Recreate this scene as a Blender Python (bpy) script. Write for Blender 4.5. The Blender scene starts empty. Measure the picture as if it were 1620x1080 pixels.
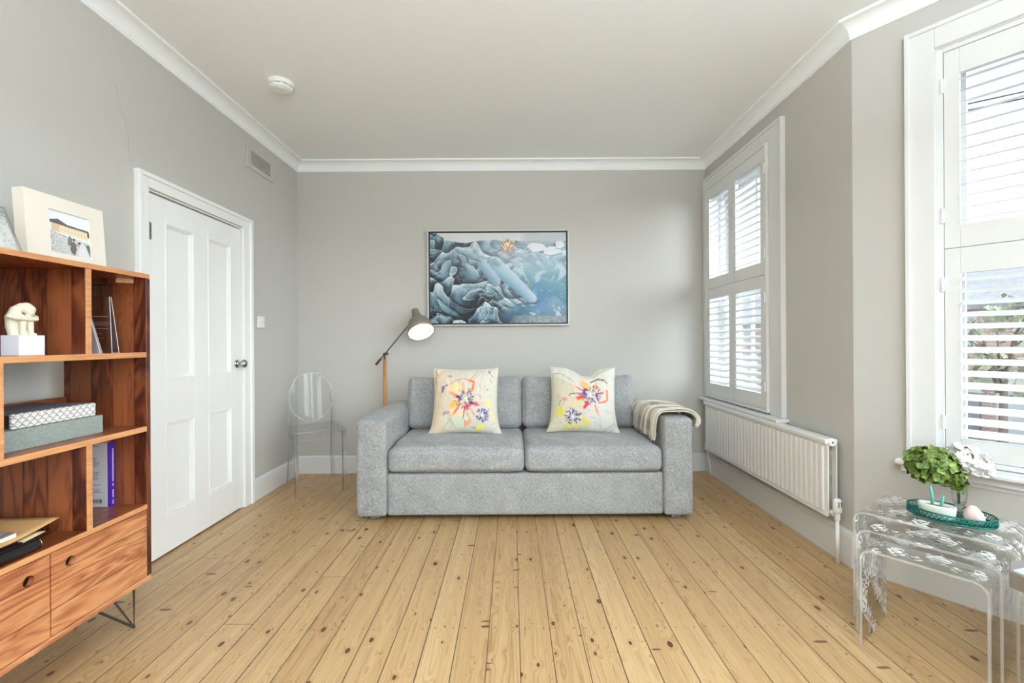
import bpy, bmesh, math, random
import numpy as np
from mathutils import Vector, Matrix, Euler, noise as mnoise

# ------------------------------------------------------------------ scene, camera, light
S = bpy.context.scene
COL = S.collection
S.view_settings.view_transform = 'Standard'
S.view_settings.look = 'None'
S.view_settings.gamma = 1.0
S.view_settings.use_curve_mapping = False
S.view_settings.exposure = 0.08
S.cycles.transparent_max_bounces = 40
S.cycles.max_bounces = 16
S.cycles.diffuse_bounces = 8
S.cycles.glossy_bounces = 6
S.cycles.transmission_bounces = 10
S.cycles.caustics_reflective = False
S.cycles.caustics_refractive = False
S.cycles.sample_clamp_indirect = 6.0
S.cycles.use_denoising = True

cam = bpy.data.cameras.new('camera')
cam.sensor_width = 36.0
cam.lens = 16.0
cam.clip_start = 0.02
cam.clip_end = 300
camo = bpy.data.objects.new('camera', cam)
COL.objects.link(camo)
camo.matrix_world = Matrix.Translation((0, 0, 1.126)) @ Euler((math.radians(90), 0, 0)).to_matrix().to_4x4() @ Matrix.Rotation(math.radians(-0.35), 4, 'Z')
S.camera = camo

SKY = 1.3
SKY_SUN = 13.5
UP_W = 290.0
w = bpy.data.worlds.new('sky')
S.world = w
w.use_nodes = True
nt = w.node_tree
nt.nodes.clear()
out = nt.nodes.new('ShaderNodeOutputWorld')
bg = nt.nodes.new('ShaderNodeBackground')
tc = nt.nodes.new('ShaderNodeTexCoord')
nz = nt.nodes.new('ShaderNodeTexNoise')
nz.inputs['Scale'].default_value = 2.2
nz.inputs['Detail'].default_value = 5
cr = nt.nodes.new('ShaderNodeValToRGB')
cr.color_ramp.elements[0].position = 0.35
cr.color_ramp.elements[0].color = (0.78, 0.89, 1.0, 1)
cr.color_ramp.elements[1].position = 0.65
cr.color_ramp.elements[1].color = (0.88, 0.95, 1.0, 1)
nt.links.new(tc.outputs['Generated'], nz.inputs['Vector'])
nt.links.new(nz.outputs['Fac'], cr.inputs['Fac'])
nt.links.new(cr.outputs['Color'], bg.inputs['Color'])
# thinner, brighter cloud round the hidden sun, to the rear right of the house
dt = nt.nodes.new('ShaderNodeVectorMath')
dt.operation = 'DOT_PRODUCT'
nrm_ = nt.nodes.new('ShaderNodeVectorMath')
nrm_.operation = 'NORMALIZE'
nt.links.new(tc.outputs['Generated'], nrm_.inputs[0])
nt.links.new(nrm_.outputs[0], dt.inputs[0])
dt.inputs[1].default_value = Vector((.72, -.62, .30)).normalized()
mr = nt.nodes.new('ShaderNodeMapRange')
mr.interpolation_type = 'SMOOTHSTEP'
mr.inputs[1].default_value = .25
mr.inputs[2].default_value = 1.0
mr.inputs[3].default_value = SKY
mr.inputs[4].default_value = SKY_SUN
nt.links.new(dt.outputs['Value'], mr.inputs[0])
nt.links.new(mr.outputs[0], bg.inputs['Strength'])
nt.links.new(bg.outputs[0], out.inputs[0])

# room outline, clockwise from the rear left corner (metres, camera stands at 0,0)
RAD = math.radians
H_CEIL = 2.68
POLY = [(-1.853, -2.7), (-1.853, 3.936), (1.684, 3.936), (1.684, 2.245),
        (2.356, 1.349), (2.356, -0.45), (1.684, -1.346), (1.684, -2.7)]


def daylight(name, loc, inward, w_, h_, power, col=(0.96, 0.98, 1.0)):
    l = bpy.data.lights.new(name, 'AREA')
    l.shape = 'RECTANGLE'
    l.size = w_
    l.size_y = h_
    l.energy = power
    l.color = col
    o = bpy.data.objects.new(name, l)
    COL.objects.link(o)
    o.location = loc
    o.rotation_euler = Vector(inward).to_track_quat('-Z', 'Z').to_euler()
    return o


def portal(name, loc, inward, w_, h_):
    o = daylight(name, loc, inward, w_, h_, 1.0)
    o.data.cycles.is_portal = True
    return o


# sky portals just outside each window, they only guide the sky light
portal('portal_bay_front', (2.62, 0.45, 1.5), (-1, 0, 0), 1.5, 1.95)
portal('portal_bay_side', (1.684 + .6 * .62 + .8 * .28, 2.245 - .8 * .62 + .6 * .28, 1.48), (-.8, -.6, 0), 0.75, 1.9)
portal('portal_bay_rear', (1.684 + .6 * .5 + .8 * .28, -1.346 + .8 * .5 - .6 * .28, 1.48), (-.8, .6, 0), 0.8, 1.9)
portal('portal_right', (1.96, 3.40, 1.52), (-1, 0, 0), 1.0, 1.85)
portal('portal_rear', (.88, -2.99, 1.2), (0, 1, 0), 1.35, 2.35)

# ------------------------------------------------------------------ helpers


def lin(c):
    c = c / 255.0
    return c / 12.92 if c <= 0.04045 else ((c + 0.055) / 1.055) ** 2.4


def C3(r, g, b):
    return (lin(r), lin(g), lin(b), 1.0)


class NT:
    """small node-tree writer"""

    def __init__(self, name):
        self.m = bpy.data.materials.new(name)
        self.m.use_nodes = True
        self.t = self.m.node_tree
        self.t.nodes.clear()
        self.out = self.t.nodes.new('ShaderNodeOutputMaterial')

    def n(self, typ, **kw):
        nd = self.t.nodes.new(typ)
        for k, v in kw.items():
            if k.startswith('_'):
                setattr(nd, k[1:], v)
            else:
                self.set(nd.inputs[k.replace('__', ' ')], v)
        return nd

    def set(self, sock, v):
        if isinstance(v, bpy.types.NodeSocket):
            self.t.links.new(v, sock)
        else:
            sock.default_value = v

    def math(self, op, a, b=None, c=None, clamp=False):
        nd = self.t.nodes.new('ShaderNodeMath')
        nd.operation = op
        nd.use_clamp = clamp
        self.set(nd.inputs[0], a)
        if b is not None:
            self.set(nd.inputs[1], b)
        if c is not None:
            self.set(nd.inputs[2], c)
        return nd.outputs[0]

    def obj(self):
        return self.n('ShaderNodeTexCoord').outputs['Object']

    def sep(self, v):
        s = self.n('ShaderNodeSeparateXYZ', Vector=v)
        return s.outputs[0], s.outputs[1], s.outputs[2]

    def comb(self, x, y, z):
        return self.n('ShaderNodeCombineXYZ', X=x, Y=y, Z=z).outputs[0]

    def scale(self, v, s):
        nd = self.n('ShaderNodeMapping', Vector=v)
        nd.inputs['Scale'].default_value = s
        return nd.outputs[0]

    def noise(self, v, scale=5., detail=3., rough=.5, dist=0.):
        return self.n('ShaderNodeTexNoise', Vector=v, Scale=scale, Detail=detail, Roughness=rough, Distortion=dist).outputs['Fac']

    def ramp(self, f, stops, interp='LINEAR'):
        nd = self.n('ShaderNodeValToRGB', Fac=f)
        e = nd.color_ramp.elements
        nd.color_ramp.interpolation = interp
        e[0].position, e[0].color = stops[0][0], stops[0][1]
        e[1].position, e[1].color = stops[-1][0], stops[-1][1]
        for p, c in stops[1:-1]:
            k = e.new(p)
            k.color = c
        return nd.outputs['Color']

    def mix(self, f, a, b, mode='MIX'):
        nd = self.t.nodes.new('ShaderNodeMix')
        nd.data_type = 'RGBA'
        nd.blend_type = mode
        self.set(nd.inputs[0], f)
        self.set(nd.inputs[6], a)
        self.set(nd.inputs[7], b)
        return nd.outputs[2]

    def smooth(self, v, a, b):
        nd = self.t.nodes.new('ShaderNodeMapRange')
        nd.interpolation_type = 'SMOOTHSTEP'
        self.set(nd.inputs[0], v)
        nd.inputs[1].default_value = a
        nd.inputs[2].default_value = b
        return nd.outputs[0]

    def bump(self, h, strength=.3, dist=.002):
        return self.n('ShaderNodeBump', Height=h, Strength=strength, Distance=dist).outputs[0]

    def pbr(self, color, rough=.5, metal=0., normal=None, spec=.5, **kw):
        p = self.n('ShaderNodeBsdfPrincipled')
        self.set(p.inputs['Base Color'], color)
        self.set(p.inputs['Roughness'], rough)
        self.set(p.inputs['Metallic'], metal)
        self.set(p.inputs['Specular IOR Level'], spec)
        if normal is not None:
            self.set(p.inputs['Normal'], normal)
        for k, v in kw.items():
            self.set(p.inputs[k.replace('__', ' ')], v)
        self.t.links.new(p.outputs[0], self.out.inputs[0])
        return p


def paint(name, rgb, rough=.6, var=.03, scale=3., bump=.0, metal=0., spec=.5, **kw):
    """plain coloured surface with a faint procedural unevenness"""
    t = NT(name)
    v = t.obj()
    f = t.noise(v, scale, 4)
    c = C3(*rgb)
    a = tuple(x * (1 - var) for x in c[:3]) + (1,)
    b = tuple(min(1, x * (1 + var)) for x in c[:3]) + (1,)
    col = t.ramp(f, [(.3, a), (.7, b)])
    nrm = t.bump(t.noise(v, scale * 40, 2), bump, .001) if bump else None
    t.pbr(col, rough, metal, nrm, spec, **kw)
    return t.m


M = {}
M['wall'] = paint('wall_paint', (192, 190, 184), .85, .012, 1.2, .05)
M['ceiling'] = paint('ceiling_paint', (240, 243, 242), .9, .01, 1.2, .03)
M['trim'] = paint('white_gloss_trim', (223, 224, 223), .35, .012, 2.)
M['door'] = paint('white_door_paint', (240, 241, 240), .4, .01, 2.)
M['shutter'] = paint('shutter_white', (225, 226, 225), .4, .01, 3.)
M['plastic'] = paint('white_plastic', (235, 235, 230), .35, .01, 9.)
M['rad'] = paint('radiator_enamel', (236, 236, 233), .3, .01, 4.)
M['dark'] = paint('dark_void', (22, 21, 20), .8, .1, 9.)
M['chrome'] = paint('polished_metal', (190, 188, 184), .12, .05, 30., metal=1.)
M['hair'] = paint('gunmetal_rod', (86, 80, 78), .4, .08, 40., metal=.7)
M['black'] = paint('black_plastic', (18, 18, 22), .25, .1, 20.)
M['gap'] = paint('dark_gap', (40, 38, 34), .8, .1, 9.)


def clear_mat(name, tint=(.97, .98, .98), edge=(.62, .64, .64), rough=.02, power=2.2, ior=1.49, lace=None, refl=1.):
    """clear sheet: see-through, reflective at grazing angles, darker towards its edges"""
    t = NT(name)
    lw = t.n('ShaderNodeLayerWeight', Blend=.5)
    fac = t.math('POWER', lw.outputs['Facing'], power)
    col = t.mix(fac, tint + (1,), edge + (1,))
    tr = t.n('ShaderNodeBsdfTransparent', Color=col)
    gl = t.n('ShaderNodeBsdfGlossy', Color=(1, 1, 1, 1), Roughness=rough)
    bf = t.n('ShaderNodeNewGeometry').outputs['Backfacing']
    fr = t.n('ShaderNodeFresnel', IOR=t.math('ADD', ior, t.math('MULTIPLY', bf, 1. / ior - ior)))
    mx = t.n('ShaderNodeMixShader')
    t.set(mx.inputs[0], t.math('MULTIPLY', fr.outputs[0], refl))
    t.set(mx.inputs[1], tr.outputs[0])
    t.set(mx.inputs[2], gl.outputs[0])
    res = mx.outputs[0]
    if lace:
        df = t.n('ShaderNodeBsdfPrincipled', Roughness=.6)
        df.inputs['Base Color'].default_value = (.82, .81, .79, 1)
        m2 = t.n('ShaderNodeMixShader')
        t.set(m2.inputs[0], lace(t))
        t.set(m2.inputs[1], res)
        t.set(m2.inputs[2], df.outputs[0])
        res = m2.outputs[0]
    t.t.links.new(res, t.out.inputs[0])
    return t.m


def refr_mat(name, tint=(1, 1, 1), ior=1.45, rough=0., share=.5):
    """solid clear piece: real refraction mixed with straight-through light"""
    t = NT(name)
    g = t.n('ShaderNodeBsdfGlass', Color=tint + (1,), Roughness=rough, IOR=ior)
    tr = t.n('ShaderNodeBsdfTransparent', Color=tint + (1,))
    mx = t.n('ShaderNodeMixShader')
    mx.inputs[0].default_value = share
    t.set(mx.inputs[1], tr.outputs[0])
    t.set(mx.inputs[2], g.outputs[0])
    t.t.links.new(mx.outputs[0], t.out.inputs[0])
    return t.m


M['pane'] = clear_mat('window_glass', (.98, .99, .99), (.9, .92, .92), .0, 3.)
M['acrylic'] = clear_mat('clear_acrylic', (.988, .99, .99), (.90, .905, .905), .05, 3., refl=.25)
M['acrylic_solid'] = refr_mat('clear_acrylic_solid', (.985, .99, .99), 1.22, 0., .5)
M['crystal'] = refr_mat('clear_crystal', (.97, .97, 1.), 1.5, 0., .45)


def milky_mat(name, share=.4, col=(.88, .89, .90)):
    """clear mixed with pale diffuse; on edges it paints in highlights"""
    t = NT(name)
    d = t.n('ShaderNodeBsdfPrincipled', Roughness=.25)
    d.inputs['Base Color'].default_value = col + (1,)
    tr = t.n('ShaderNodeBsdfTransparent', Color=(.96, .97, .97, 1))
    mx = t.n('ShaderNodeMixShader')
    mx.inputs[0].default_value = share
    t.set(mx.inputs[1], tr.outputs[0])
    t.set(mx.inputs[2], d.outputs[0])
    t.t.links.new(mx.outputs[0], t.out.inputs[0])
    return t.m


M['painted_bright_edge'] = milky_mat('painted_crystal_highlight', .75)  # pale colour painting in the glints along crystal edges


class B:
    """collects geometry and links it as ONE mesh object"""

    def __init__(self):
        self.bm = bmesh.new()
        self.col = None

    def box(self, x0, x1, y0, y1, z0, z1, M4=None):
        vs = [self.bm.verts.new(Vector((x, y, z)) if M4 is None else M4 @ Vector((x, y, z)))
              for z in (z0, z1) for y in (y0, y1) for x in (x0, x1)]
        for f in ((0, 2, 3, 1), (4, 5, 7, 6), (0, 1, 5, 4), (2, 6, 7, 3), (0, 4, 6, 2), (1, 3, 7, 5)):
            self.bm.faces.new([vs[i] for i in f])
        return self

    def quad(self, *pts):
        self.bm.faces.new([self.bm.verts.new(Vector(p)) for p in pts])
        return self

    def prism(self, pts, z0, z1, M4=None):
        """polygon in xy extruded along z"""
        T = (lambda p: Vector(p)) if M4 is None else (lambda p: M4 @ Vector(p))
        a = [self.bm.verts.new(T((p[0], p[1], z0))) for p in pts]
        b = [self.bm.verts.new(T((p[0], p[1], z1))) for p in pts]
        self.bm.faces.new(a[::-1])
        self.bm.faces.new(b)
        n = len(pts)
        for i in range(n):
            self.bm.faces.new((a[i], a[(i + 1) % n], b[(i + 1) % n], b[i]))
        return self

    def tube(self, pts, r, seg=12, cap=True):
        pts = [Vector(p) for p in pts]
        rs = r if isinstance(r, (list, tuple)) else [r] * len(pts)
        rings = []
        up = None
        for i, p in enumerate(pts):
            if i == 0:
                d = pts[1] - pts[0]
            elif i == len(pts) - 1:
                d = pts[-1] - pts[-2]
            else:
                d = (pts[i + 1] - p).normalized() + (p - pts[i - 1]).normalized()
            d.normalize()
            if up is None:
                up = Vector((0, 0, 1)) if abs(d.z) < .9 else Vector((1, 0, 0))
            a = d.cross(up).normalized()
            b_ = a.cross(d).normalized()
            up = b_
            rings.append([self.bm.verts.new(p + rs[i] * (math.cos(t) * a + math.sin(t) * b_))
                          for t in [2 * math.pi * k / seg for k in range(seg)]])
        for i in range(len(rings) - 1):
            for k in range(seg):
                self.bm.faces.new((rings[i][k], rings[i][(k + 1) % seg], rings[i + 1][(k + 1) % seg], rings[i + 1][k]))
        if cap:
            self.bm.faces.new(rings[0][::-1])
            self.bm.faces.new(rings[-1])
        return self

    def lathe(self, prof, M4=None, seg=32, sx=1., sy=1.):
        """profile [(r,z)] about z"""
        M4 = M4 or Matrix()
        rings = []
        for r, z in prof:
            if r < 1e-6:
                rings.append([self.bm.verts.new(M4 @ Vector((0, 0, z)))])
            else:
                rings.append([self.bm.verts.new(M4 @ Vector((r * sx * math.cos(t), r * sy * math.sin(t), z)))
                              for t in [2 * math.pi * k / seg for k in range(seg)]])
        for a, b_ in zip(rings[:-1], rings[1:]):
            for k in range(seg):
                k2 = (k + 1) % seg
                if len(a) == 1 and len(b_) == 1:
                    continue
                if len(a) == 1:
                    self.bm.faces.new((a[0], b_[k2], b_[k]))
                elif len(b_) == 1:
                    self.bm.faces.new((a[k], a[k2], b_[0]))
                else:
                    self.bm.faces.new((a[k], a[k2], b_[k2], b_[k]))
        return self

    def grid(self, nu, nv, fn, closed_u=False):
        g = [[self.bm.verts.new(fn(i / nu, j / nv)) for j in range(nv + 1)] for i in range(nu + (0 if closed_u else 1))]
        n = len(g)
        for i in range(nu):
            for j in range(nv):
                self.bm.faces.new((g[i][j], g[(i + 1) % n][j], g[(i + 1) % n][j + 1], g[i][j + 1]))
        return g

    def build(self, name, mat, parent=None, world=False, smooth=False, bevel=0., seg=2, fix=True, sub=0, solid=0., autosm=None):
        bm = self.bm
        if fix:
            bmesh.ops.recalc_face_normals(bm, faces=bm.faces)
        if world and parent is not None:
            mm = Matrix()
            p = parent
            while p is not None:
                mm = p.matrix_basis @ mm
                p = p.parent
            bmesh.ops.transform(bm, matrix=mm.inverted(), verts=bm.verts)
        me = bpy.data.meshes.new(name)
        bm.to_mesh(me)
        bm.free()
        if smooth:
            me.polygons.foreach_set('use_smooth', [True] * len(me.polygons))
        me.materials.append(mat)
        o = bpy.data.objects.new(name, me)
        COL.objects.link(o)
        if parent is not None:
            o.parent = parent
        if solid:
            m = o.modifiers.new('solid', 'SOLIDIFY')
            m.thickness = solid
            m.offset = 0
        if bevel:
            m = o.modifiers.new('bevel', 'BEVEL')
            m.width = bevel
            m.segments = seg
            m.limit_method = 'ANGLE'
            m.angle_limit = RAD(35)
            me.polygons.foreach_set('use_smooth', [True] * len(me.polygons))
            m.harden_normals = True
        if sub:
            m = o.modifiers.new('sub', 'SUBSURF')
            m.levels = sub
            m.render_levels = sub
        return o


def root(name, loc, rz=0., label=None, cat=None, group=None, kind=None):
    o = bpy.data.objects.new(name, None)
    o.empty_display_size = .05
    COL.objects.link(o)
    o.location = loc
    o.rotation_euler = (0, 0, rz)
    return tag(o, label, cat, group, kind)


def tag(o, label=None, cat=None, group=None, kind=None):
    if label:
        o['label'] = label
    if cat:
        o['category'] = cat
    if group:
        o['group'] = group
    if kind:
        o['kind'] = kind
    return o


def copy_tree(o, parent=None):
    c = o.copy()
    COL.objects.link(c)
    if parent is not None:
        c.parent = parent
    for ch in [x for x in COL.objects if x.parent == o]:
        copy_tree(ch, c)
    return c


def rot_z(a):
    return Matrix.Rotation(a, 4, 'Z')


def T(x, y, z):
    return Matrix.Translation((x, y, z))


def axis_m(p, d):
    """matrix that puts z along d at p"""
    return Matrix.Translation(p) @ Vector(d).to_track_quat('Z', 'Y').to_matrix().to_4x4()


def vcol(o, cols, name='Col'):
    me = o.data
    a = me.color_attributes.new(name, 'FLOAT_COLOR', 'POINT')
    arr = np.ones((len(me.vertices), 4), dtype=np.float32)
    arr[:, :3] = cols
    a.data.foreach_set('color', arr.ravel())


def vcol_mat(name, rough=.6, bump=0., bscale=400., spec=.5, **kw):
    t = NT(name)
    a = t.n('ShaderNodeAttribute', _attribute_name='Col')
    nrm = t.bump(t.noise(t.obj(), bscale, 2), bump, .001) if bump else None
    t.pbr(a.outputs['Color'], rough, 0., nrm, spec, **kw)
    return t.m


# ------------------------------------------------------------------ larger procedural materials

def wood_mat(name, grain='Z', plank=None, pw=.09, dark=(58, 24, 14), mid=(112, 52, 28), light=(170, 96, 52), rough=.35, seed=0., contrast=1.):
    """figured hardwood. grain = axis along the fibres, plank = axis across the glued boards"""
    t = NT(name)
    x, y, z = t.sep(t.obj())
    ax = {'X': x, 'Y': y, 'Z': z}
    g = ax[grain]
    rest = [a for a in 'XYZ' if a != grain]
    if plank:
        p = ax[plank]
        q = ax[[a for a in rest if a != plank][0]]
        pi = t.math('DIVIDE', t.math('ADD', p, seed + 10.), pw)
        idx = t.math('FLOOR', pi)
        fr = t.math('FRACT', pi)
        rnd = t.n('ShaderNodeTexWhiteNoise', _noise_dimensions='1D', W=idx).outputs['Value']
        edge = t.math('MINIMUM', fr, t.math('SUBTRACT', 1., fr))
        line = t.math('SUBTRACT', 1., t.smooth(edge, 0., .03))
        sh = t.math('MULTIPLY', rnd, 17.)
    else:
        p = ax[rest[0]]
        q = ax[rest[1]]
        rnd = .5
        line = None
        sh = seed
    v = t.comb(t.math('ADD', t.math('MULTIPLY', p, 7.), sh), t.math('MULTIPLY', q, 7.), t.math('ADD', t.math('MULTIPLY', g, 1.6), sh))
    n1 = t.noise(v, 1.0, 3., .5, .8)
    rings = t.math('FRACT', t.math('MULTIPLY', n1, 9.))
    tri = t.math('ABSOLUTE', t.math('SUBTRACT', t.math('MULTIPLY', rings, 2.), 1.))
    n2 = t.noise(t.comb(t.math('MULTIPLY', p, 230.), t.math('MULTIPLY', q, 230.), t.math('ADD', t.math('MULTIPLY', g, 7.), sh)), 1., 3.)
    n3 = t.noise(v, .5, 2.)
    f = t.math('ADD', t.math('MULTIPLY', tri, .24 * contrast), t.math('MULTIPLY', n2, .46))
    f = t.math('ADD', f, t.math('MULTIPLY', n3, .55 * contrast))
    f = t.math('ADD', f, t.math('MULTIPLY', t.math('SUBTRACT', rnd, .5), .34 * contrast))
    f = t.math('ADD', f, .08 - .12 * contrast)
    col = t.ramp(f, [(.25, C3(*dark)), (.52, C3(*mid)), (.85, C3(*light))])
    if line is not None:
        col = t.mix(t.math('MULTIPLY', line, .65), col, C3(*[c * .5 for c in dark]))
    t.pbr(col, rough, 0., t.bump(n2, .1, .0008))
    return t.m


M['w_side'] = wood_mat('sheesham_panel_vertical', 'Z', 'X', .085, (32, 13, 9), (80, 36, 22), (136, 76, 44), .32, 0., 1.25)
M['w_shelf'] = wood_mat('sheesham_shelf', 'Y', None, .1, (62, 27, 15), (120, 62, 34), (178, 110, 66), .28, 3., .9)
M['w_edge'] = wood_mat('sheesham_light_edge', 'Y', None, .1, (160, 102, 66), (198, 142, 94), (224, 178, 128), .4, 1., .5)
M['w_door'] = wood_mat('sheesham_door', 'Y', 'Z', .11, (82, 38, 22), (146, 84, 52), (196, 138, 94), .35, .05, 1.15)
M['w_pole'] = wood_mat('oak_pole', 'Z', None, .1, (150, 96, 48), (192, 136, 76), (216, 168, 108), .4, 1., .4)
M['w_grip'] = wood_mat('walnut_grip', 'Z', None, .1, (70, 30, 22), (104, 50, 38), (130, 70, 52), .4, 1., .5)


def floor_mat():
    t = NT('pine_floorboards')
    x, y, z = t.sep(t.obj())
    W = .1185
    bx = t.math('DIVIDE', t.math('SUBTRACT', x, .022 - W * 40), W)
    idx = t.math('FLOOR', bx)
    fx = t.math('FRACT', bx)
    wn = t.n('ShaderNodeTexWhiteNoise', _noise_dimensions='1D', W=idx)
    rnd = wn.outputs['Value']
    wc = t.sep(wn.outputs['Color'])
    sh = t.math('MULTIPLY', rnd, 31.)
    lx = t.math('MULTIPLY', fx, W)
    # knots: one candidate per cell, random size
    kv = t.comb(t.math('MULTIPLY', bx, 1.7), t.math('ADD', t.math('DIVIDE', y, .125), sh), idx)
    vor = t.n('ShaderNodeTexVoronoi', Vector=kv, Scale=1., Randomness=1., _voronoi_dimensions='2D')
    kd = vor.outputs['Distance']
    kc = t.sep(vor.outputs['Color'])
    size = t.math('ADD', .012, t.math('MULTIPLY', t.math('POWER', kc[0], 6.0), .135))
    wob = t.math('MULTIPLY', t.math('SUBTRACT', t.noise(t.comb(t.math('MULTIPLY', x, 60.), t.math('MULTIPLY', y, 60.), 0.), 1., 3.), .5), .05)
    kdw = t.math('ADD', kd, wob)
    ratio = t.math('DIVIDE', kdw, size)
    knot = t.math('SUBTRACT', 1., t.smooth(ratio, .75, 1.1))
    rim = t.math('MULTIPLY', t.smooth(ratio, .45, .85), knot)
    halo = t.math('MULTIPLY', t.math('SUBTRACT', 1., t.smooth(ratio, 1., 3.0)), .22)
    # grain lines that flow around the knots
    warp = t.math('MULTIPLY', t.math('SUBTRACT', 1., t.smooth(kd, 0., .45)), .55)
    base = t.noise(t.comb(t.math('MULTIPLY', lx, 15.), t.math('ADD', t.math('MULTIPLY', y, .34), sh), idx), 1., 1.5, .4, .2)
    ring = t.math('ADD', t.math('MULTIPLY', base, 19.), t.math('MULTIPLY', warp, t.math('MULTIPLY', kc[0], 3.)))
    rf = t.math('FRACT', ring)
    tri = t.math('ABSOLUTE', t.math('SUBTRACT', t.math('MULTIPLY', rf, 2.), 1.))
    gl = t.math('MULTIPLY', t.math('POWER', tri, 4.), t.math('ADD', .35, t.math('MULTIPLY', wc[1], .65)))
    fine = t.noise(t.comb(t.math('MULTIPLY', x, 420.), t.math('MULTIPLY', y, 9.), 0.), 1., 3.)
    band = t.noise(t.comb(t.math('MULTIPLY', lx, 26.), t.math('ADD', t.math('MULTIPLY', y, .25), sh), idx), 1., 1.)
    f = t.math('ADD', t.math('MULTIPLY', fine, .40), t.math('MULTIPLY', rnd, .20))
    f = t.math('ADD', f, t.math('MULTIPLY', band, .30))
    f = t.math('ADD', f, t.math('MULTIPLY', t.math('SUBTRACT', 1., gl), .18))
    col = t.ramp(f, [(.22, C3(138, 102, 64)), (.48, C3(170, 136, 94)), (.66, C3(186, 154, 110)), (.9, C3(204, 178, 137))])
    # brown scuffed patches
    st = t.noise(t.comb(t.math('MULTIPLY', x, 3.), t.math('MULTIPLY', y, 1.3), 4.), 1., 4., .6)
    col = t.mix(t.math('MULTIPLY', t.smooth(st, .52, .75), .30), col, C3(152, 120, 86))
    col = t.mix(t.math('MULTIPLY', gl, .50), col, C3(128, 88, 52))
    col = t.mix(halo, col, C3(150, 92, 48))
    col = t.mix(t.math('MULTIPLY', knot, .97), col, C3(84, 46, 26))
    col = t.mix(t.math('MULTIPLY', rim, .85), col, C3(34, 18, 12))
    # spike knots cut lengthwise, dark wedges lying across the board
    v2 = t.n('ShaderNodeTexVoronoi', Vector=t.comb(t.math('MULTIPLY', bx, .95), t.math('ADD', t.math('DIVIDE', y, .036), t.math('MULTIPLY', sh, 1.7)), 0.), Scale=1., Randomness=1., _voronoi_dimensions='2D')
    c2 = t.sep(v2.outputs['Color'])
    sz2 = t.math('MULTIPLY', t.smooth(c2[0], .955, 1.0), .25)
    r2 = t.math('DIVIDE', t.math('ADD', v2.outputs['Distance'], t.math('MULTIPLY', wob, 2.2)), t.math('MAXIMUM', sz2, .001))
    spike = t.math('SUBTRACT', 1., t.smooth(r2, .7, 1.1))
    col = t.mix(t.math('MULTIPLY', spike, .85), col, C3(78, 46, 28))
    # nails, two to a board on each joist
    ny = t.math('MODULO', t.math('ADD', y, 20 * .338 - 2.128 % .338), .338)
    ny = t.math('SUBTRACT', ny, t.math('MULTIPLY', t.math('SUBTRACT', wc[2], .5), .012))
    dy = t.math('MINIMUM', t.math('ABSOLUTE', ny), t.math('ABSOLUTE', t.math('SUBTRACT', ny, .338)))
    dx = t.math('MULTIPLY', t.math('MINIMUM', t.math('ABSOLUTE', t.math('SUBTRACT', fx, .2)), t.math('ABSOLUTE', t.math('SUBTRACT', fx, .8))), W)
    nd = t.math('SQRT', t.math('ADD', t.math('MULTIPLY', dx, dx), t.math('MULTIPLY', t.math('MULTIPLY', dy, dy), .35)))
    nail = t.math('SUBTRACT', 1., t.smooth(nd, .0015, .0036))
    col = t.mix(t.math('MULTIPLY', nail, .85), col, C3(52, 36, 26))
    # butt joints now and then
    jy = t.math('FRACT', t.math('DIVIDE', t.math('ADD', y, t.math('MULTIPLY', rnd, 37.)), 13.))
    jn = t.math('LESS_THAN', jy, .0002)
    # gaps between the boards
    e = t.math('MULTIPLY', t.math('MINIMUM', fx, t.math('SUBTRACT', 1., fx)), W)
    gw = t.math('ADD', .0010, t.math('MULTIPLY', wc[0], .0012))
    gap = t.math('SUBTRACT', 1., t.smooth(t.math('DIVIDE', e, gw), .8, 1.6))
    gap = t.math('MAXIMUM', gap, jn)
    col = t.mix(t.math('MULTIPLY', gap, .88), col, C3(50, 34, 22))
    hgt = t.math('SUBTRACT', t.math('MULTIPLY', fine, .2), t.math('MULTIPLY', gap, 2.))
    rough = t.math('ADD', .27, t.math('MULTIPLY', t.noise(t.comb(x, y, 2.), 6., 3.), .16))
    t.pbr(col, rough, 0., t.bump(hgt, .35, .0015))
    return t.m


M['floor'] = floor_mat()


def fabric_mat(name, dark, mid, light, sc=1.):
    t = NT(name)
    v = t.obj()
    x, y, z = t.sep(v)
    a = t.noise(t.comb(t.math('MULTIPLY', x, 330. * sc), t.math('MULTIPLY', y, 90. * sc), t.math('MULTIPLY', z, 45. * sc)), 1., 2., .6)
    b_ = t.noise(t.comb(t.math('MULTIPLY', x, 45. * sc), t.math('MULTIPLY', y, 90. * sc), t.math('MULTIPLY', z, 330. * sc)), 1., 2., .6)
    c = t.noise(v, 420. * sc, 2.)
    d = t.noise(v, 9., 3.)
    f = t.math('ADD', t.math('MULTIPLY', a, .38), t.math('MULTIPLY', b_, .30))
    f = t.math('ADD', f, t.math('MULTIPLY', c, .28))
    f = t.math('ADD', f, t.math('MULTIPLY', d, .10))
    col = t.ramp(f, [(.38, C3(*dark)), (.53, C3(*mid)), (.68, C3(*light))])
    t.pbr(col, .95, 0., t.bump(t.math('ADD', a, b_), .5, .0015), .2, Sheen__Weight=.15)
    return t.m


M['sofa'] = fabric_mat('grey_heather_weave', (92, 93, 94), (146, 147, 147), (200, 200, 198), 1.5)

# ------------------------------------------------------------------ room shell


def inward(i):
    a, b_ = Vector(POLY[i]), Vector(POLY[(i + 1) % len(POLY)])
    d = (b_ - a).normalized()
    return a, b_, d, Vector((d.y, -d.x))


def miter(i, off):
    """corner i moved off into the room"""
    n = len(POLY)
    a0, b0, d0, n0 = inward((i - 1) % n)
    a1, b1, d1, n1 = inward(i)
    m = (n0 + n1).normalized()
    return Vector(POLY[i]) + m * (off / max(.2, m.dot(n1)))


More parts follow.
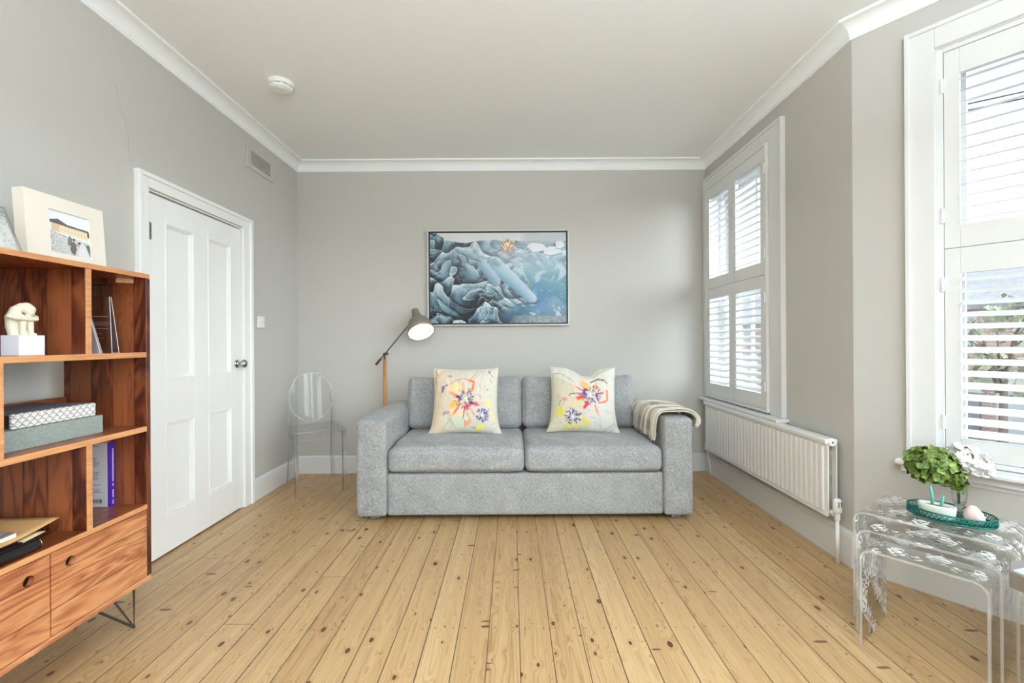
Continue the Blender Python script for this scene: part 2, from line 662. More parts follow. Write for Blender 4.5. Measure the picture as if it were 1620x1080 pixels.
def wall(name, i, holes=(), thick=.27, mat=None, z1=H_CEIL + .1):
    a, b_, d, n = inward(i)
    L = (b_ - a).length
    ts = sorted(set([0., L] + [h[0] for h in holes] + [h[1] for h in holes]))
    zs = sorted(set([-.1, z1] + [h[2] for h in holes] + [h[3] for h in holes]))
    oa, ob = miter(i, -thick), miter((i + 1) % len(POLY), -thick)
    bb = B()

    def inner(t):
        return a + d * t

    def outer(t):
        if t <= 0:
            return oa
        if t >= L:
            return ob
        return a + d * t - n * thick

    def hole(j, k):
        tm, zm = (ts[j] + ts[j + 1]) / 2, (zs[k] + zs[k + 1]) / 2
        return any(h[0] < tm < h[1] and h[2] < zm < h[3] for h in holes)
    V = {}

    def vert(fn, t, z, key):
        kk = (key, round(t, 5), round(z, 5))
        if kk not in V:
            p = fn(t)
            V[kk] = bb.bm.verts.new((p.x, p.y, z))
        return V[kk]
    for j in range(len(ts) - 1):
        for k in range(len(zs) - 1):
            if hole(j, k):
                continue
            t0, t1, z0, z2 = ts[j], ts[j + 1], zs[k], zs[k + 1]
            for fn, key in ((inner, 'i'), (outer, 'o')):
                bb.bm.faces.new([vert(fn, t0, z0, key), vert(fn, t1, z0, key), vert(fn, t1, z2, key), vert(fn, t0, z2, key)])
            for (dj, dk, e0, e1) in ((-1, 0, (t0, z0), (t0, z2)), (1, 0, (t1, z0), (t1, z2)), (0, -1, (t0, z0), (t1, z0)), (0, 1, (t0, z2), (t1, z2))):
                jj, kk = j + dj, k + dk
                if jj < 0 or jj >= len(ts) - 1 or kk < 0 or kk >= len(zs) - 1 or hole(jj, kk):
                    bb.bm.faces.new([vert(inner, *e0, 'i'), vert(inner, *e1, 'i'), vert(outer, *e1, 'o'), vert(outer, *e0, 'o')])
    o = bb.build(name, mat or M['wall'])
    tag(o, kind='structure')
    return o


DOOR = (2.312, 3.112, 1.912)   # y0, y1, top
W1 = (.066, .999, .642, 2.41)  # window_1 opening, along the right wall from the back corner
W2 = (.307, .927, .582, 2.395)
wall('wall_left', 0, [(2.7 + DOOR[0], 2.7 + DOOR[1], -.001, DOOR[2])])
wall('wall_back', 1)
wall('wall_right', 2, [W1])
wall('wall_bay_side', 3, [W2])
wall('wall_bay_front', 4, [(.15, 1.65, .58, 2.40)])
wall('wall_bay_rear', 5, [(.15, .97, .58, 2.40)])
wall('wall_right_rear', 6)
wall('wall_rear', 7, [(.15, 1.46, 0.03, 2.35)])
OUT = [tuple(miter(i, -.27)) for i in range(len(POLY))]
tag(B().prism(OUT, -.22, 0.0).build('floor', M['floor']), kind='structure')
tag(B().prism(OUT, H_CEIL, H_CEIL + .22).build('ceiling', M['ceiling']), kind='structure')


def sweep(name, i, prof, mat, t0=None, t1=None, smooth=False):
    """profile [(offset into room, z)] run along wall i, mitred at the corners"""
    a, b_, d, n = inward(i)
    bb = B()
    ends = []
    for end in (0, 1):
        ring = []
        for off, z in prof:
            if end == 0:
                p = (a + d * t0 + n * off) if t0 is not None else miter(i, off)
            else:
                p = (a + d * t1 + n * off) if t1 is not None else miter((i + 1) % len(POLY), off)
            ring.append(bb.bm.verts.new((p.x, p.y, z)))
        ends.append(ring)
    k = len(prof)
    for j in range(k):
        bb.bm.faces.new((ends[0][j], ends[0][(j + 1) % k], ends[1][(j + 1) % k], ends[1][j]))
    bb.bm.faces.new(ends[0][::-1])
    bb.bm.faces.new(ends[1])
    o = bb.build(name, mat, smooth=False)
    tag(o, kind='structure')
    return o


ZC = 2.602
cove = [(0., ZC - .004), (.013, ZC - .004), (.013, ZC + .008)]
for k in range(9):
    an = math.pi / 2 * k / 8
    cove.append((.016 + .058 * (1 - math.cos(an)), ZC + .008 + .056 * math.sin(an)))
cove += [(.082, H_CEIL - .012), (.082, H_CEIL + .002), (0., H_CEIL + .002)]
for i in range(len(POLY)):
    sweep('trim_%d' % (i + 1), i, cove, M['ceiling'])


def skirt(h):
    return [(0., 0.), (.020, 0.), (.020, h - .030), (.017, h - .026), (.017, h - .014), (.012, h - .006), (.006, h), (0., h)]


sweep('baseboard_left', 0, skirt(.150), M['trim'], t0=None, t1=2.7 + 2.222)
sweep('baseboard_left_far', 0, skirt(.150), M['trim'], t0=2.7 + 3.222, t1=None)
sweep('baseboard_back', 1, skirt(.150), M['trim'])
sweep('baseboard_right', 2, skirt(.172), M['trim'])
sweep('baseboard_bay_side', 3, skirt(.172), M['trim'])
sweep('baseboard_bay_front', 4, skirt(.172), M['trim'])
sweep('baseboard_bay_rear', 5, skirt(.172), M['trim'])
sweep('baseboard_right_rear', 6, skirt(.172), M['trim'])

# hairline crack in the plaster above the door
bb = B()
pts = [(2.04, 2.30), (2.065, 2.25), (2.10, 2.19), (2.115, 2.13), (2.125, 2.06), (2.24, 1.99)]
pts = [(2.135, 2.345), (2.150, 2.27), (2.185, 2.20), (2.205, 2.14), (2.205, 2.07), (2.222, 2.0)]
for (y0, z0), (y1, z1) in zip(pts[:-1], pts[1:]):
    bb.quad((-1.8526, y0 - .0008, z0), (-1.8526, y0 + .0008, z0), (-1.8526, y1 + .0008, z1), (-1.8526, y1 - .0008, z1))
M['crack'] = paint('plaster_crack', (138, 134, 126), .9, .1, 40.)
tag(bb.build('trim_9', M['crack']), kind='structure')

# ------------------------------------------------------------------ door_1 in the left wall
XL = -1.853
d1 = root('door_1', (XL, 2.712, 0), kind='structure')


def rail_frame(bb, y0, y1, z0, z1, wy, wz, x0, x1):
    bb.box(x0, x1, y0, y0 + wy, z0, z1)
    bb.box(x0, x1, y1 - wy, y1, z0, z1)
    bb.box(x0, x1, y0 + wy, y1 - wy, z0, z0 + wz)
    bb.box(x0, x1, y0 + wy, y1 - wy, z1 - wz, z1)


# casing with stepped moulding
bb = B()
bb.box(XL, XL + .020, 2.236, 2.305, 0, 1.985)
bb.box(XL, XL + .030, 2.234, 2.256, 0, 1.987)
bb.box(XL, XL + .020, 3.119, 3.218, 0, 1.985)
bb.box(XL, XL + .030, 3.190, 3.220, 0, 1.987)
bb.box(XL, XL + .020, 2.305, 3.119, 1.919, 1.985)
bb.box(XL, XL + .0305, 2.232, 3.222, 1.968, 1.990)
bb.build('architrave', M['door'], d1, world=True, bevel=.003)
bb = B()
bb.box(XL - .20, XL + .004, DOOR[0] - .002, DOOR[0] + .004, 0, DOOR[2])
bb.box(XL - .20, XL + .004, DOOR[1] - .004, DOOR[1] + .002, 0, DOOR[2])
bb.box(XL - .20, XL + .004, DOOR[0], DOOR[1], DOOR[2] - .003, DOOR[2] + .004)
bb.build('door_lining', M['door'], d1, world=True)
B().box(XL - .20, XL - .19, DOOR[0], DOOR[1], 0, DOOR[2]).build('backing', M['gap'], d1, world=True)
# leaf: stiles and rails with four recessed panels
PY = [(2.430, 2.652), (2.772, 3.000)]
PZ = [(.205, .705), (.928, 1.772)]
ly0, ly1, lz0, lz1 = DOOR[0] + .006, DOOR[1] - .006, .010, DOOR[2] - .014
bb = B()
ys = [ly0, PY[0][0], PY[0][1], PY[1][0], PY[1][1], ly1]
zs = [lz0, PZ[0][0], PZ[0][1], PZ[1][0], PZ[1][1], lz1]
X0, X1 = XL - .040, XL + .004
bb.box(X0, X1, ys[0], ys[1], lz0, lz1)
bb.box(X0, X1, ys[2], ys[3], lz0, lz1)
bb.box(X0, X1, ys[4], ys[5], lz0, lz1)
for (a, c) in ((1, 2), (3, 4)):
    for (e, f) in ((0, 1), (2, 3), (4, 5)):
        bb.box(X0, X1, ys[a], ys[c], zs[e], zs[f])
leaf = bb.build('door_leaf', M['door'], d1, world=True, bevel=.0015)
for (y0, y1) in PY:
    for (z0, z1) in PZ:
        bb = B()
        bb.box(X0 + .004, X1 - .014, y0 - .004, y1 + .004, z0 - .004, z1 + .004)
        # ogee moulding round the panel, four mitred strips
        for (k, wd, xx) in ((0., .010, X1 + .003), (.010, .008, X1 - .004), (.018, .008, X1 - .010)):
            rail_frame(bb, y0 + k, y1 - k, z0 + k, z1 - k, wd, wd, X1 - .016, xx)
        bb.build('panel', M['door'], leaf, world=True, bevel=.002)
# hinge, rim knob
bb = B()
for z in (1.66,):
    bb.box(X1 - .001, X1 + .004, DOOR[0] + .001, DOOR[0] + .022, z, z + .085)
    bb.tube([(X1 + .006, DOOR[0] + .004, z - .002), (X1 + .006, DOOR[0] + .004, z + .087)], .0045, 10)
M['hinge'] = paint('old_painted_hinge', (120, 118, 112), .5, .3, 60., metal=.4)
bb.build('hinge', M['hinge'], leaf, world=True)
kn = B()
kn.lathe([(0, 0), (.027, 0), (.027, .004), (.020, .008), (.010, .012), (.009, .026), (.018, .032), (.026, .040), (.028, .050), (.024, .060), (.012, .066), (0, .067)],
         axis_m((X1, 3.056, .988), (1, 0, 0)), 32)
kn.build('door_knob', M['chrome'], leaf, world=True, smooth=True)
kn = B()
kn.box(X1, X1 + .003, 3.045, 3.067, .925, .95)
kn.build('lock_plate', M['door'], leaf, world=True, bevel=.001)

# ------------------------------------------------------------------ small wall and ceiling things
v_ = root('air_vent', (XL, 3.36, 2.39), label='white rectangular air vent grille high on the left wall under the cornice', cat='vent')
bb = B()
rail_frame(bb, 3.185, 3.535, 2.365, 2.525, .045, .032, XL, XL + .010)
bb.build('frame', M['wall'], v_, world=True, bevel=.003)
M['mesh'] = paint('vent_grey', (165, 163, 156), .7, .1, 30.)
bb = B()
bb.box(XL - .001, XL + .002, 3.229, 3.491, 2.396, 2.494)
k = 3.232
while k < 3.488:
    bb.box(XL + .002, XL + .007, k, k + .0045, 2.397, 2.493)
    k += .0085
bb.box(XL + .002, XL + .008, 3.232, 3.488, 2.443, 2.447)
bb.build('grille', M['mesh'], v_, world=True)

s_ = root('light_switch', (XL, 3.352, 1.28), label='small square white light switch on the left wall beside the door', cat='light switch')
B().box(XL, XL + .009, 3.308, 3.396, 1.237, 1.323).build('plate', M['plastic'], s_, world=True, bevel=.003)
B().box(XL + .008, XL + .0135, 3.343, 3.361, 1.268, 1.292).build('rocker', M['plastic'], s_, world=True, bevel=.002)
for yy in (3.318, 3.386):
    B().lathe([(0, 0), (.003, 0), (.003, .0012), (0, .0012)], axis_m((XL + .0088, yy, 1.28), (1, 0, 0)), 12).build('screw', M['hair'], s_, world=True)

sd = root('smoke_detector', (-1.372, 2.722, H_CEIL), label='round white smoke alarm on the ceiling above the door', cat='smoke alarm')
bb = B().lathe([(0, 0), (.074, 0), (.074, -.006), (.071, -.024), (.066, -.025), (.066, -.0255), (0, -.0255)], T(-1.372, 2.722, H_CEIL), 48)
bb.build('base', M['plastic'], sd, world=True, smooth=False, bevel=.0015)
B().lathe([(0, -.025), (.062, -.025), (.062, -.031), (0, -.031)], T(-1.372, 2.722, H_CEIL), 48).build('vent_ring', M['gap'], sd, world=True)
bb = B().lathe([(0, -.0275), (.066, -.0275), (.066, -.0285), (0, -.0285)], T(-1.372, 2.722, H_CEIL), 48)
bb.lathe([(0, -.0305), (.066, -.0305), (.064, -.040), (.056, -.046), (.030, -.048), (0, -.048)], T(-1.372, 2.722, H_CEIL), 48)
for k in range(10):
    a = k * math.pi / 5 + .2
    bb.box(.0615, .0665, -.005, .005, -.031, -.025, T(-1.372, 2.722, H_CEIL) @ rot_z(a))
bb.build('cover', M['plastic'], sd, world=True, bevel=.001)
B().lathe([(0, 0), (.012, 0), (.011, -.003), (0, -.003)], T(-1.372 + .01, 2.722 - .028, H_CEIL - .0475), 20).build('test_button', M['rad'], sd, world=True, bevel=.001)

# ------------------------------------------------------------------ windows and shutters (local frames: x along the wall, y outward)


def frame2(bb, x0, x1, z0, z1, wx, wz0, wz1, y0, y1):
    bb.box(x0, x0 + wx, y0, y1, z0, z1)
    bb.box(x1 - wx, x1, y0, y1, z0, z1)
    bb.box(x0 + wx, x1 - wx, y0, y1, z0, z0 + wz0)
    bb.box(x0 + wx, x1 - wx, y0, y1, z1 - wz1, z1)


def make_window(n, i, hole, aw=.10, a_left=None, a_right=None, sill=(-.06, .06), bars=0, sill_p=.075, sash_y=.10):
    a, b_, d, nn = inward(i)
    x0, x1, z0, z1 = hole
    r = root('window_%d' % n, (a.x, a.y, 0), math.atan2(d.y, d.x), kind='structure')
    al = aw if a_left is None else a_left
    ar = aw if a_right is None else a_right
    bb = B()
    bb.box(x0 - al, x0, -.022, 0, z0, z1 + aw)
    bb.box(x1, x1 + ar, -.022, 0, z0, z1 + aw)
    bb.box(x0, x1, -.022, 0, z1, z1 + aw)
    bb.box(x0 - al - .002, x0 - al + .016, -.032, 0, z0 + .001, z1 + aw + .001)
    bb.box(x1 + ar - .016, x1 + ar + .002, -.032, 0, z0 + .001, z1 + aw + .001)
    bb.box(x0 - al - .003, x1 + ar + .003, -.0325, 0, z1 + aw - .016, z1 + aw + .003)
    bb.build('architrave', M['trim'], r, bevel=.003)
    bb = B()
    for (p, q) in (((x0 - .001, x0 + .004), (z0, z1)), ((x1 - .004, x1 + .001), (z0, z1))):
        bb.box(p[0], p[1], -.004, .20, q[0], q[1])
    bb.box(x0, x1, -.004, .20, z1 - .004, z1 + .001)
    bb.box(x0, x1, -.002, .26, z0 - .002, z0 + .006)
    bb.build('lining', M['trim'], r)
    bb = B()
    bb.box(x0 - al + sill[0], x1 + ar + sill[1], -sill_p, .004, z0 - .026, z0)
    s = bb.build('sill', M['trim'], r, bevel=.011, seg=4)
    bb = B()
    bb.box(x0 - al + sill[0] + .02, x1 + ar + sill[1] - .02, -sill_p + .03, .0, z0 - .056, z0 - .026)
    bb.box(x0 - al + sill[0] + .03, x1 + ar + sill[1] - .03, -sill_p + .05, .0, z0 - .078, z0 - .056)
    bb.build('sill_moulding', M['trim'], r, bevel=.006, seg=3)
    zm = (z0 + z1) / 2 - .02
    for nm, (s0, s1, yy) in (('lower_sash', (z0 + .012, zm + .02, sash_y)), ('upper_sash', (zm - .02, z1 - .012, sash_y + .045))):
        bb = B()
        frame2(bb, x0 + .03, x1 - .03, s0, s1, .045, .06 if nm == 'lower_sash' else .04, .04 if nm == 'lower_sash' else .05, yy, yy + .035)
        for k in range(bars):
            xc = x0 + (x1 - x0) * (k + 1) / (bars + 1)
            bb.box(xc - .01, xc + .01, yy + .006, yy + .03, s0, s1)
        sa = bb.build(nm, M['trim'], r, bevel=.002)
        B().box(x0 + .07, x1 - .07, yy + .016, yy + .020, s0 + .03, s1 - .03).build('pane', M['pane'], sa)
    bb = B()
    for (p, q) in ((x0, x0 + .031), (x1 - .031, x1)):
        bb.box(p, q, sash_y - .012, sash_y + .12, z0, z1)
    bb.box(x0, x1, sash_y - .012, sash_y + .12, z1 - .02, z1)
    bb.box(x0, x1, sash_y - .012, sash_y + .16, z0, z0 + .02)
    bb.build('sash_box', M['trim'], r)
    return r


w1 = make_window(1, 2, W1, aw=.088, a_left=.058, a_right=.143 - .0, sill=(.0, .03), bars=1, sill_p=.080)
w2 = make_window(2, 3, W2, aw=.100, sill=(-.042, .042), sill_p=.055)
make_window(3, 4, (.15, 1.65, .58, 2.40), aw=.10, sill=(-.03, .03), sash_y=.11)
make_window(4, 5, (.15, .97, .58, 2.40), aw=.10, sill=(-.03, .03), sash_y=.11)
# rear glazed doors behind the photographer
rw = root('window_5', (0, -2.7, 0), kind='structure')
bb = B()
for k in range(2):
    x0 = .22 + k * .6575
    frame2(bb, x0, x0 + .6575, .03, 2.35, .05, .12, .06, -2.86, -2.81)
bb.build('frame', M['trim'], rw, world=True, bevel=.002)
for k in range(2):
    x0 = .22 + k * .6575
    B().box(x0 + .045, x0 + .6125, -2.838, -2.834, .14, 2.30).build('pane', M['pane'], rw, world=True)


def make_shutter(parent_win, label, x0, x1, z0, z1, zsplit, ncol, yf, up, lo, stile, hinge_left=False):
    """louvred shutter set in a window's local frame; yf = room side face"""
    r = root('window_shutter', tuple(parent_win.location), parent_win.rotation_euler.z, label=label, cat='window shutter')
    fw = .020
    bb = B()
    yb = .030
    frame2(bb, x0, x1, z0, z1, fw, fw, fw, yf, yb)
    bb.build('shutter_frame', M['shutter'], r, bevel=.002)
    lw = (x1 - x0 - 2 * fw) / ncol
    for c in range(ncol):
        for (r0, r1, l0, l1, tilt, th) in ((zsplit, z1 - fw, up[0], up[1], up[2], .0024), (z0 + fw, zsplit, lo[0], lo[1], lo[2], .0036)):
            a0 = x0 + fw + c * lw + .0015
            a1 = a0 + lw - .003
            bb = B()
            y0, y1 = yf + .004, yf + .030
            bb.box(a0, a0 + stile, y0, y1, r0 + .0015, r1 - .0015)
            bb.box(a1 - stile, a1, y0, y1, r0 + .0015, r1 - .0015)
            bb.box(a0 + stile, a1 - stile, y0, y1, r0 + .0015, l0)
            bb.box(a0 + stile, a1 - stile, y0, y1, l1, r1 - .0015)
            lf = bb.build('shutter_leaf', M['shutter'], r, bevel=.002)
            n = max(3, round((l1 - l0) / .0505))
            sp = (l1 - l0) / n
            bb = B()
            yc = (y0 + y1) / 2
            for k in range(n):
                zc = l0 + sp * (k + .5)
                mm = T(0, yc, zc) @ Matrix.Rotation(RAD(tilt), 4, 'X')
                hw = .0315
                prof = [(-hw, 0), (-hw * .6, th * .8), (0, th), (hw * .6, th * .8), (hw, 0), (hw * .6, -th * .8), (0, -th), (-hw * .6, -th * .8)]
                xa, xb = a0 + stile + .002, a1 - stile - .002
                ra = [bb.bm.verts.new(mm @ Vector((xa, p, q))) for p, q in prof]
                rb = [bb.bm.verts.new(mm @ Vector((xb, p, q))) for p, q in prof]
                bb.bm.faces.new(ra)
                bb.bm.faces.new(rb[::-1])
                for q in range(8):
                    bb.bm.faces.new((ra[q], rb[q], rb[(q + 1) % 8], ra[(q + 1) % 8]))
            bb.build('louvres', M['shutter'], lf)
            hx = a0 - .006 if (hinge_left or c == 0) else a1 + .006
            for zz in (r0 + (r1 - r0) * .17, r0 + (r1 - r0) * .83):
                bb = B()
                bb.tube([(hx, yf - .002, zz - .032), (hx, yf - .002, zz + .032)], .0055, 10)
                bb.box(hx - .008, hx + .014, yf + .001, yf + .005, zz - .03, zz + .03)
                bb.build('hinge', M['shutter'], lf)
    return r


make_shutter(w1, 'white louvred shutters over the far window above the radiator', W1[0] + .004, W1[1] - .004, W1[2] + .012, W1[3] - .004,
             1.552, 2, -.040, (1.638, 2.300, 14), (.772, 1.467, 24), .052)
make_shutter(w2, 'white louvred shutters over the angled bay window behind the hydrangeas', W2[0] + .003, W2[1] - .003, W2[2] + .010, W2[3] - .004,
             1.516, 1, .000, (1.612, 2.262, 13), (.700, 1.407, 22), .050, hinge_left=True)

# ------------------------------------------------------------------ radiator
ra = root('radiator', (1.62, 3.05, .22), label='long white ribbed panel radiator under the far shuttered window', cat='radiator')
Y0, Y1, Z0, Z1, XF = 2.325, 3.80, .222, .618, 1.598
bb = B()
bb.box(XF + .010, XF + .018, Y0, Y1, Z0, Z1 - .012)
n = 33
sp = (Y1 - Y0 - .04) / n
for k in range(n):
    yc = Y0 + .02 + sp * (k + .5)
    hw = sp * .31
    za, zb = Z0 + .022, Z1 - .040
    mm = Matrix()
    poly = [(XF + .012, yc - hw - .003), (XF, yc - hw), (XF, yc + hw), (XF + .012, yc + hw + .003)]
    bb.prism(poly, za, zb)
bb.box(XF + .001, XF + .010, Y0, Y1, Z0, Z0 + .014)
bb.build('front_panel', M['rad'], ra, world=True, bevel=.002)
bb = B()
bb.box(XF + .054, XF + .060, Y0, Y1, Z0, Z1 - .012)
bb.build('back_panel', M['rad'], ra, world=True)
bb = B()
bb.box(XF + .012, XF + .014, Y0 + .02, Y1 - .02, Z0 + .02, Z1 - .03)
k = Y0 + .03
while k < Y1 - .03:
    bb.box(XF + .014, XF + .054, k, k + .001, Z0 + .03, Z1 - .04)
    k += .03
M['fin'] = paint('convector_fins', (150, 145, 130), .6, .2, 30.)
bb.build('convector', M['fin'], ra, world=True)
bb = B()
bb.box(XF - .004, XF + .064, Y0 - .004, Y1 + .004, Z1 - .030, Z1)
bb.build('top_cover', M['rad'], ra, world=True, bevel=.010, seg=4)
bb = B()
bb.tube([(XF + .030, Y0 - .010, Z1 - .016), (XF + .030, Y0 + .006, Z1 - .016)], .022, 8)
bb.build('end_cap', M['rad'], ra, world=True, bevel=.003)
bb = B()
bb.tube([(XF + .030, Y0 - .0125, Z1 - .016), (XF + .030, Y0 - .008, Z1 - .016)], .0045, 6)
bb.build('bleed_screw', M['gap'], ra, world=True)
bb = B()
bb.tube([(XF + .030, Y0 + .01, Z0 + .024), (XF + .030, Y0 - .040, Z0 + .024)], .011, 12)
bb.tube([(XF + .030, Y0 - .006, Z0 + .024), (XF + .030, Y0 - .024, Z0 + .024)], .017, 6)
bb.tube([(XF + .030, Y0 - .040, Z0 - .002), (XF + .030, Y0 - .040, Z0 + .050)], .013, 12)
bb.build('valve_body', M['rad'], ra, world=True, bevel=.001)
bb = B().lathe([(0, 0), (.017, 0), (.021, .006), (.0205, .030), (.019, .062), (.014, .070), (0, .072)], T(XF + .030, Y0 - .040, Z0 + .034), 24)
hd = bb.build('thermostat_head', M['plastic'], ra, world=True, smooth=True)
bb = B()
for k in (-1, 1):
    bb.box(XF + .0285 + k * .006, XF + .0315 + k * .006, Y0 - .0615, Y0 - .059, Z0 + .066, Z0 + .094)
bb.build('slots', M['gap'], hd, world=True)
B().tube([(XF + .030, Y0 - .040, 0.0), (XF + .030, Y0 - .040, Z0)], .009, 14).build('pipe', M['rad'], ra, world=True, smooth=True)
B().tube([(XF + .030, Y1 + .012, Z0 + .03), (XF + .030, Y1 + .014, Z0 - .02), (XF + .036, Y1 - .02, .12), (XF + .036, Y1 - .04, .06), (XF + .036, Y1 - .04, 0)], .008, 14).build('pipe', M['rad'], ra, world=True, smooth=True)
B().box(XF + .016, XF + .044, Y1, Y1 + .03, Z0 + .01, Z0 + .05).build('lockshield_valve', M['plastic'], ra, world=True, bevel=.006)
B().box(XF + .059, 1.683, Y1 - .30, Y1 - .27, .30, .55).build('bracket', M['rad'], ra, world=True)
B().box(XF + .059, 1.683, Y0 + .27, Y0 + .30, .30, .55).build('bracket', M['rad'], ra, world=True)

# ------------------------------------------------------------------ soft shapes


def soft_box(bb, x0, x1, y0, y1, z0, z1, r=.03, puff=(0, 0, 0), n=22, wr=0., wf=6., seed=0., fn=None, M4=None):
    """rounded, puffed cushion block"""
    c = Vector(((x0 + x1) / 2, (y0 + y1) / 2, (z0 + z1) / 2))
    h = Vector(((x1 - x0) / 2, (y1 - y0) / 2, (z1 - z0) / 2))
    verts = []
    for ax in range(3):
        for sg in (-1, 1):
            u_, v_ = [k for k in range(3) if k != ax]

            def f(a, b_, ax=ax, sg=sg, u_=u_, v_=v_):
                p = [0, 0, 0]
                p[ax] = sg
                p[u_] = math.sin(math.pi / 2 * (a * 2 - 1))
                p[v_] = math.sin(math.pi / 2 * (b_ * 2 - 1))
                q = Vector((p[0] * h.x, p[1] * h.y, p[2] * h.z))
                inner = Vector([max(-(h[k] - r), min(h[k] - r, q[k])) for k in range(3)])
                d = q - inner
                if d.length > 1e-9:
                    q = inner + d.normalized() * r
                nrm = d.normalized() if d.length > 1e-9 else Vector((0, 0, 0))
                for k in range(3):
                    o1, o2 = [m for m in range(3) if m != k]
                    q[k] += puff[k] * p[k] * (1 - p[o1] ** 2) ** .6 * (1 - p[o2] ** 2) ** .6 if abs(p[o1]) < 1 and abs(p[o2]) < 1 else 0
                if wr:
                    q += nrm * wr * mnoise.noise(Vector((q.x * wf, q.y * wf, q.z * wf)) + Vector((seed, seed, seed)))
                q = q + c
                if fn:
                    q = fn(q, p)
                return M4 @ q if M4 is not None else q
            bb.grid(n, n, f)
    bmesh.ops.remove_doubles(bb.bm, verts=bb.bm.verts, dist=.0004)
    return bb


# ------------------------------------------------------------------ painted surfaces
RNG = np.random.RandomState(7)


def vnoise(x, y, seed=0):
    rs = np.random.RandomState(seed)
    tab = rs.rand(256, 256)
    xi, yi = np.floor(x).astype(int), np.floor(y).astype(int)
    fx, fy = x - xi, y - yi
    fx, fy = fx * fx * fx * (fx * (fx * 6 - 15) + 10), fy * fy * fy * (fy * (fy * 6 - 15) + 10)
    g = lambda a, b_: tab[a % 256, b_ % 256]
    return (g(xi, yi) * (1 - fx) + g(xi + 1, yi) * fx) * (1 - fy) + (g(xi, yi + 1) * (1 - fx) + g(xi + 1, yi + 1) * fx) * fy


def fbm(x, y, oc=4, seed=0, gain=.5):
    s, a, n = 0., 1., 0.
    for k in range(oc):
        s = s + a * vnoise(x * 2 ** k, y * 2 ** k, seed + k)
        n += a
        a *= gain
    return s / n


def lc(c):
    return np.array([lin(v) for v in c], dtype=np.float64)


class Canvas:
    """x to the right, y downwards, both 0..1"""

    def __init__(self, wd, ht, c=(240, 235, 222), aspect=1.):
        self.w, self.h = wd, ht
        yy, xx = np.mgrid[0:ht, 0:wd]
        self.x = (xx + .5) / wd
        self.y = (yy + .5) / ht
        self.a = aspect
        self.px = np.ones((ht, wd, 3)) * lc(c)
        self.n = fbm(self.x * 22, self.y * 22, 3, 5)
        self.n2 = fbm(self.x * 60, self.y * 60, 2, 9)

    def put(self, mask, c, al=1.):
        if isinstance(mask, tuple):
            m = 1.
            for k in mask:
                m = m * np.clip(k, 0, 1)
        else:
            m = np.clip(mask, 0, 1)
        m = m[..., None] * al
        self.px = self.px * (1 - m) + lc(c) * m

    def blob(self, cx, cy, rx, ry, c, rot=0., al=1., edge=.35, rag=.5):
        ca, sa = math.cos(rot), math.sin(rot)
        dx, dy = (self.x - cx), (self.y - cy) / self.a
        u, v = (dx * ca + dy * sa) / rx, (-dx * sa + dy * ca) / ry
        d = np.sqrt(u * u + v * v) + (self.n - .5) * rag
        self.put((1 - d) / edge, c, al)

    def stroke(self, pts, wd, c, al=1., rag=.3):
        best = np.full(self.x.shape, 9.)
        for (x0, y0), (x1, y1) in zip(pts[:-1], pts[1:]):
            ex, ey = x1 - x0, y1 - y0
            L = ex * ex + ey * ey + 1e-9
            k = np.clip(((self.x - x0) * ex + (self.y - y0) * ey) / L, 0, 1)
            best = np.minimum(best, np.hypot(self.x - x0 - k * ex, (self.y - y0 - k * ey) / self.a))
        best = best + (self.n2 - .5) * wd * rag * 2
        self.put((wd - best) / (wd * .5), c, al)

    def sample(self, u, v):
        xi = np.clip((np.asarray(u) * self.w), 0, self.w - 1).astype(int)
        yi = np.clip((np.asarray(v) * self.h), 0, self.h - 1).astype(int)
        return self.px[yi, xi]


def picture(name, cv, nu, nv, fn, mat, parent, world=True):
    """flat printed sheet whose vertex colours come from a canvas"""
    bb = B()
    g = bb.grid(nu, nv, lambda a, b_: Vector(fn(a, b_)))
    uu = [i / nu for i in range(nu + 1) for j in range(nv + 1)]
    vv = [j / nv for i in range(nu + 1) for j in range(nv + 1)]
    o = bb.build(name, mat, parent, world=world, fix=False)
    vcol(o, cv.sample(uu, vv))
    return o


# ------------------------------------------------------------------ sofa
sofa = root('sofa', (.075, 3.32, 0), label='light grey two-seat fabric sofa against the back wall', cat='sofa')
SX0, SX1, SY0, SY1 = -.980, 1.128, 2.838, 3.800
AI0, AI1 = -.792, .946
ARM = .640
for (a, b_) in ((SX0, AI0), (AI1, SX1)):
    o = soft_box(B(), a, b_, SY0, SY1, .034, ARM, r=.022, puff=(.004, .004, .010), n=20, wr=.003, seed=a).build('arm', M['sofa'], sofa, world=True, smooth=True)
soft_box(B(), AI0 + .002, AI1 - .002, SY0 + .018, SY1 - .02, .036, .300, r=.014, puff=(0, .004, 0), n=16).build('base', M['sofa'], sofa, world=True, smooth=True)
soft_box(B(), AI0 + .002, AI1 - .002, 3.60, SY1 - .004, .25, ARM - .01, r=.022, puff=(0, .0, .006), n=16).build('back_frame', M['sofa'], sofa, world=True, smooth=True)
M['foot'] = paint('sofa_foot_metal', (150, 150, 148), .35, .1, 30., metal=.8)
for (x, y) in ((SX0 + .07, SY0 + .06), (SX1 - .12, SY0 + .06), (SX0 + .07, SY1 - .12), (SX1 - .12, SY1 - .12)):
    B().box(x, x + .06, y, y + .06, 0, .036).build('foot', M['foot'], sofa, world=True, bevel=.003)
M['seam'] = paint('grey_piping', (66, 68, 70), .9, .1, 60.)
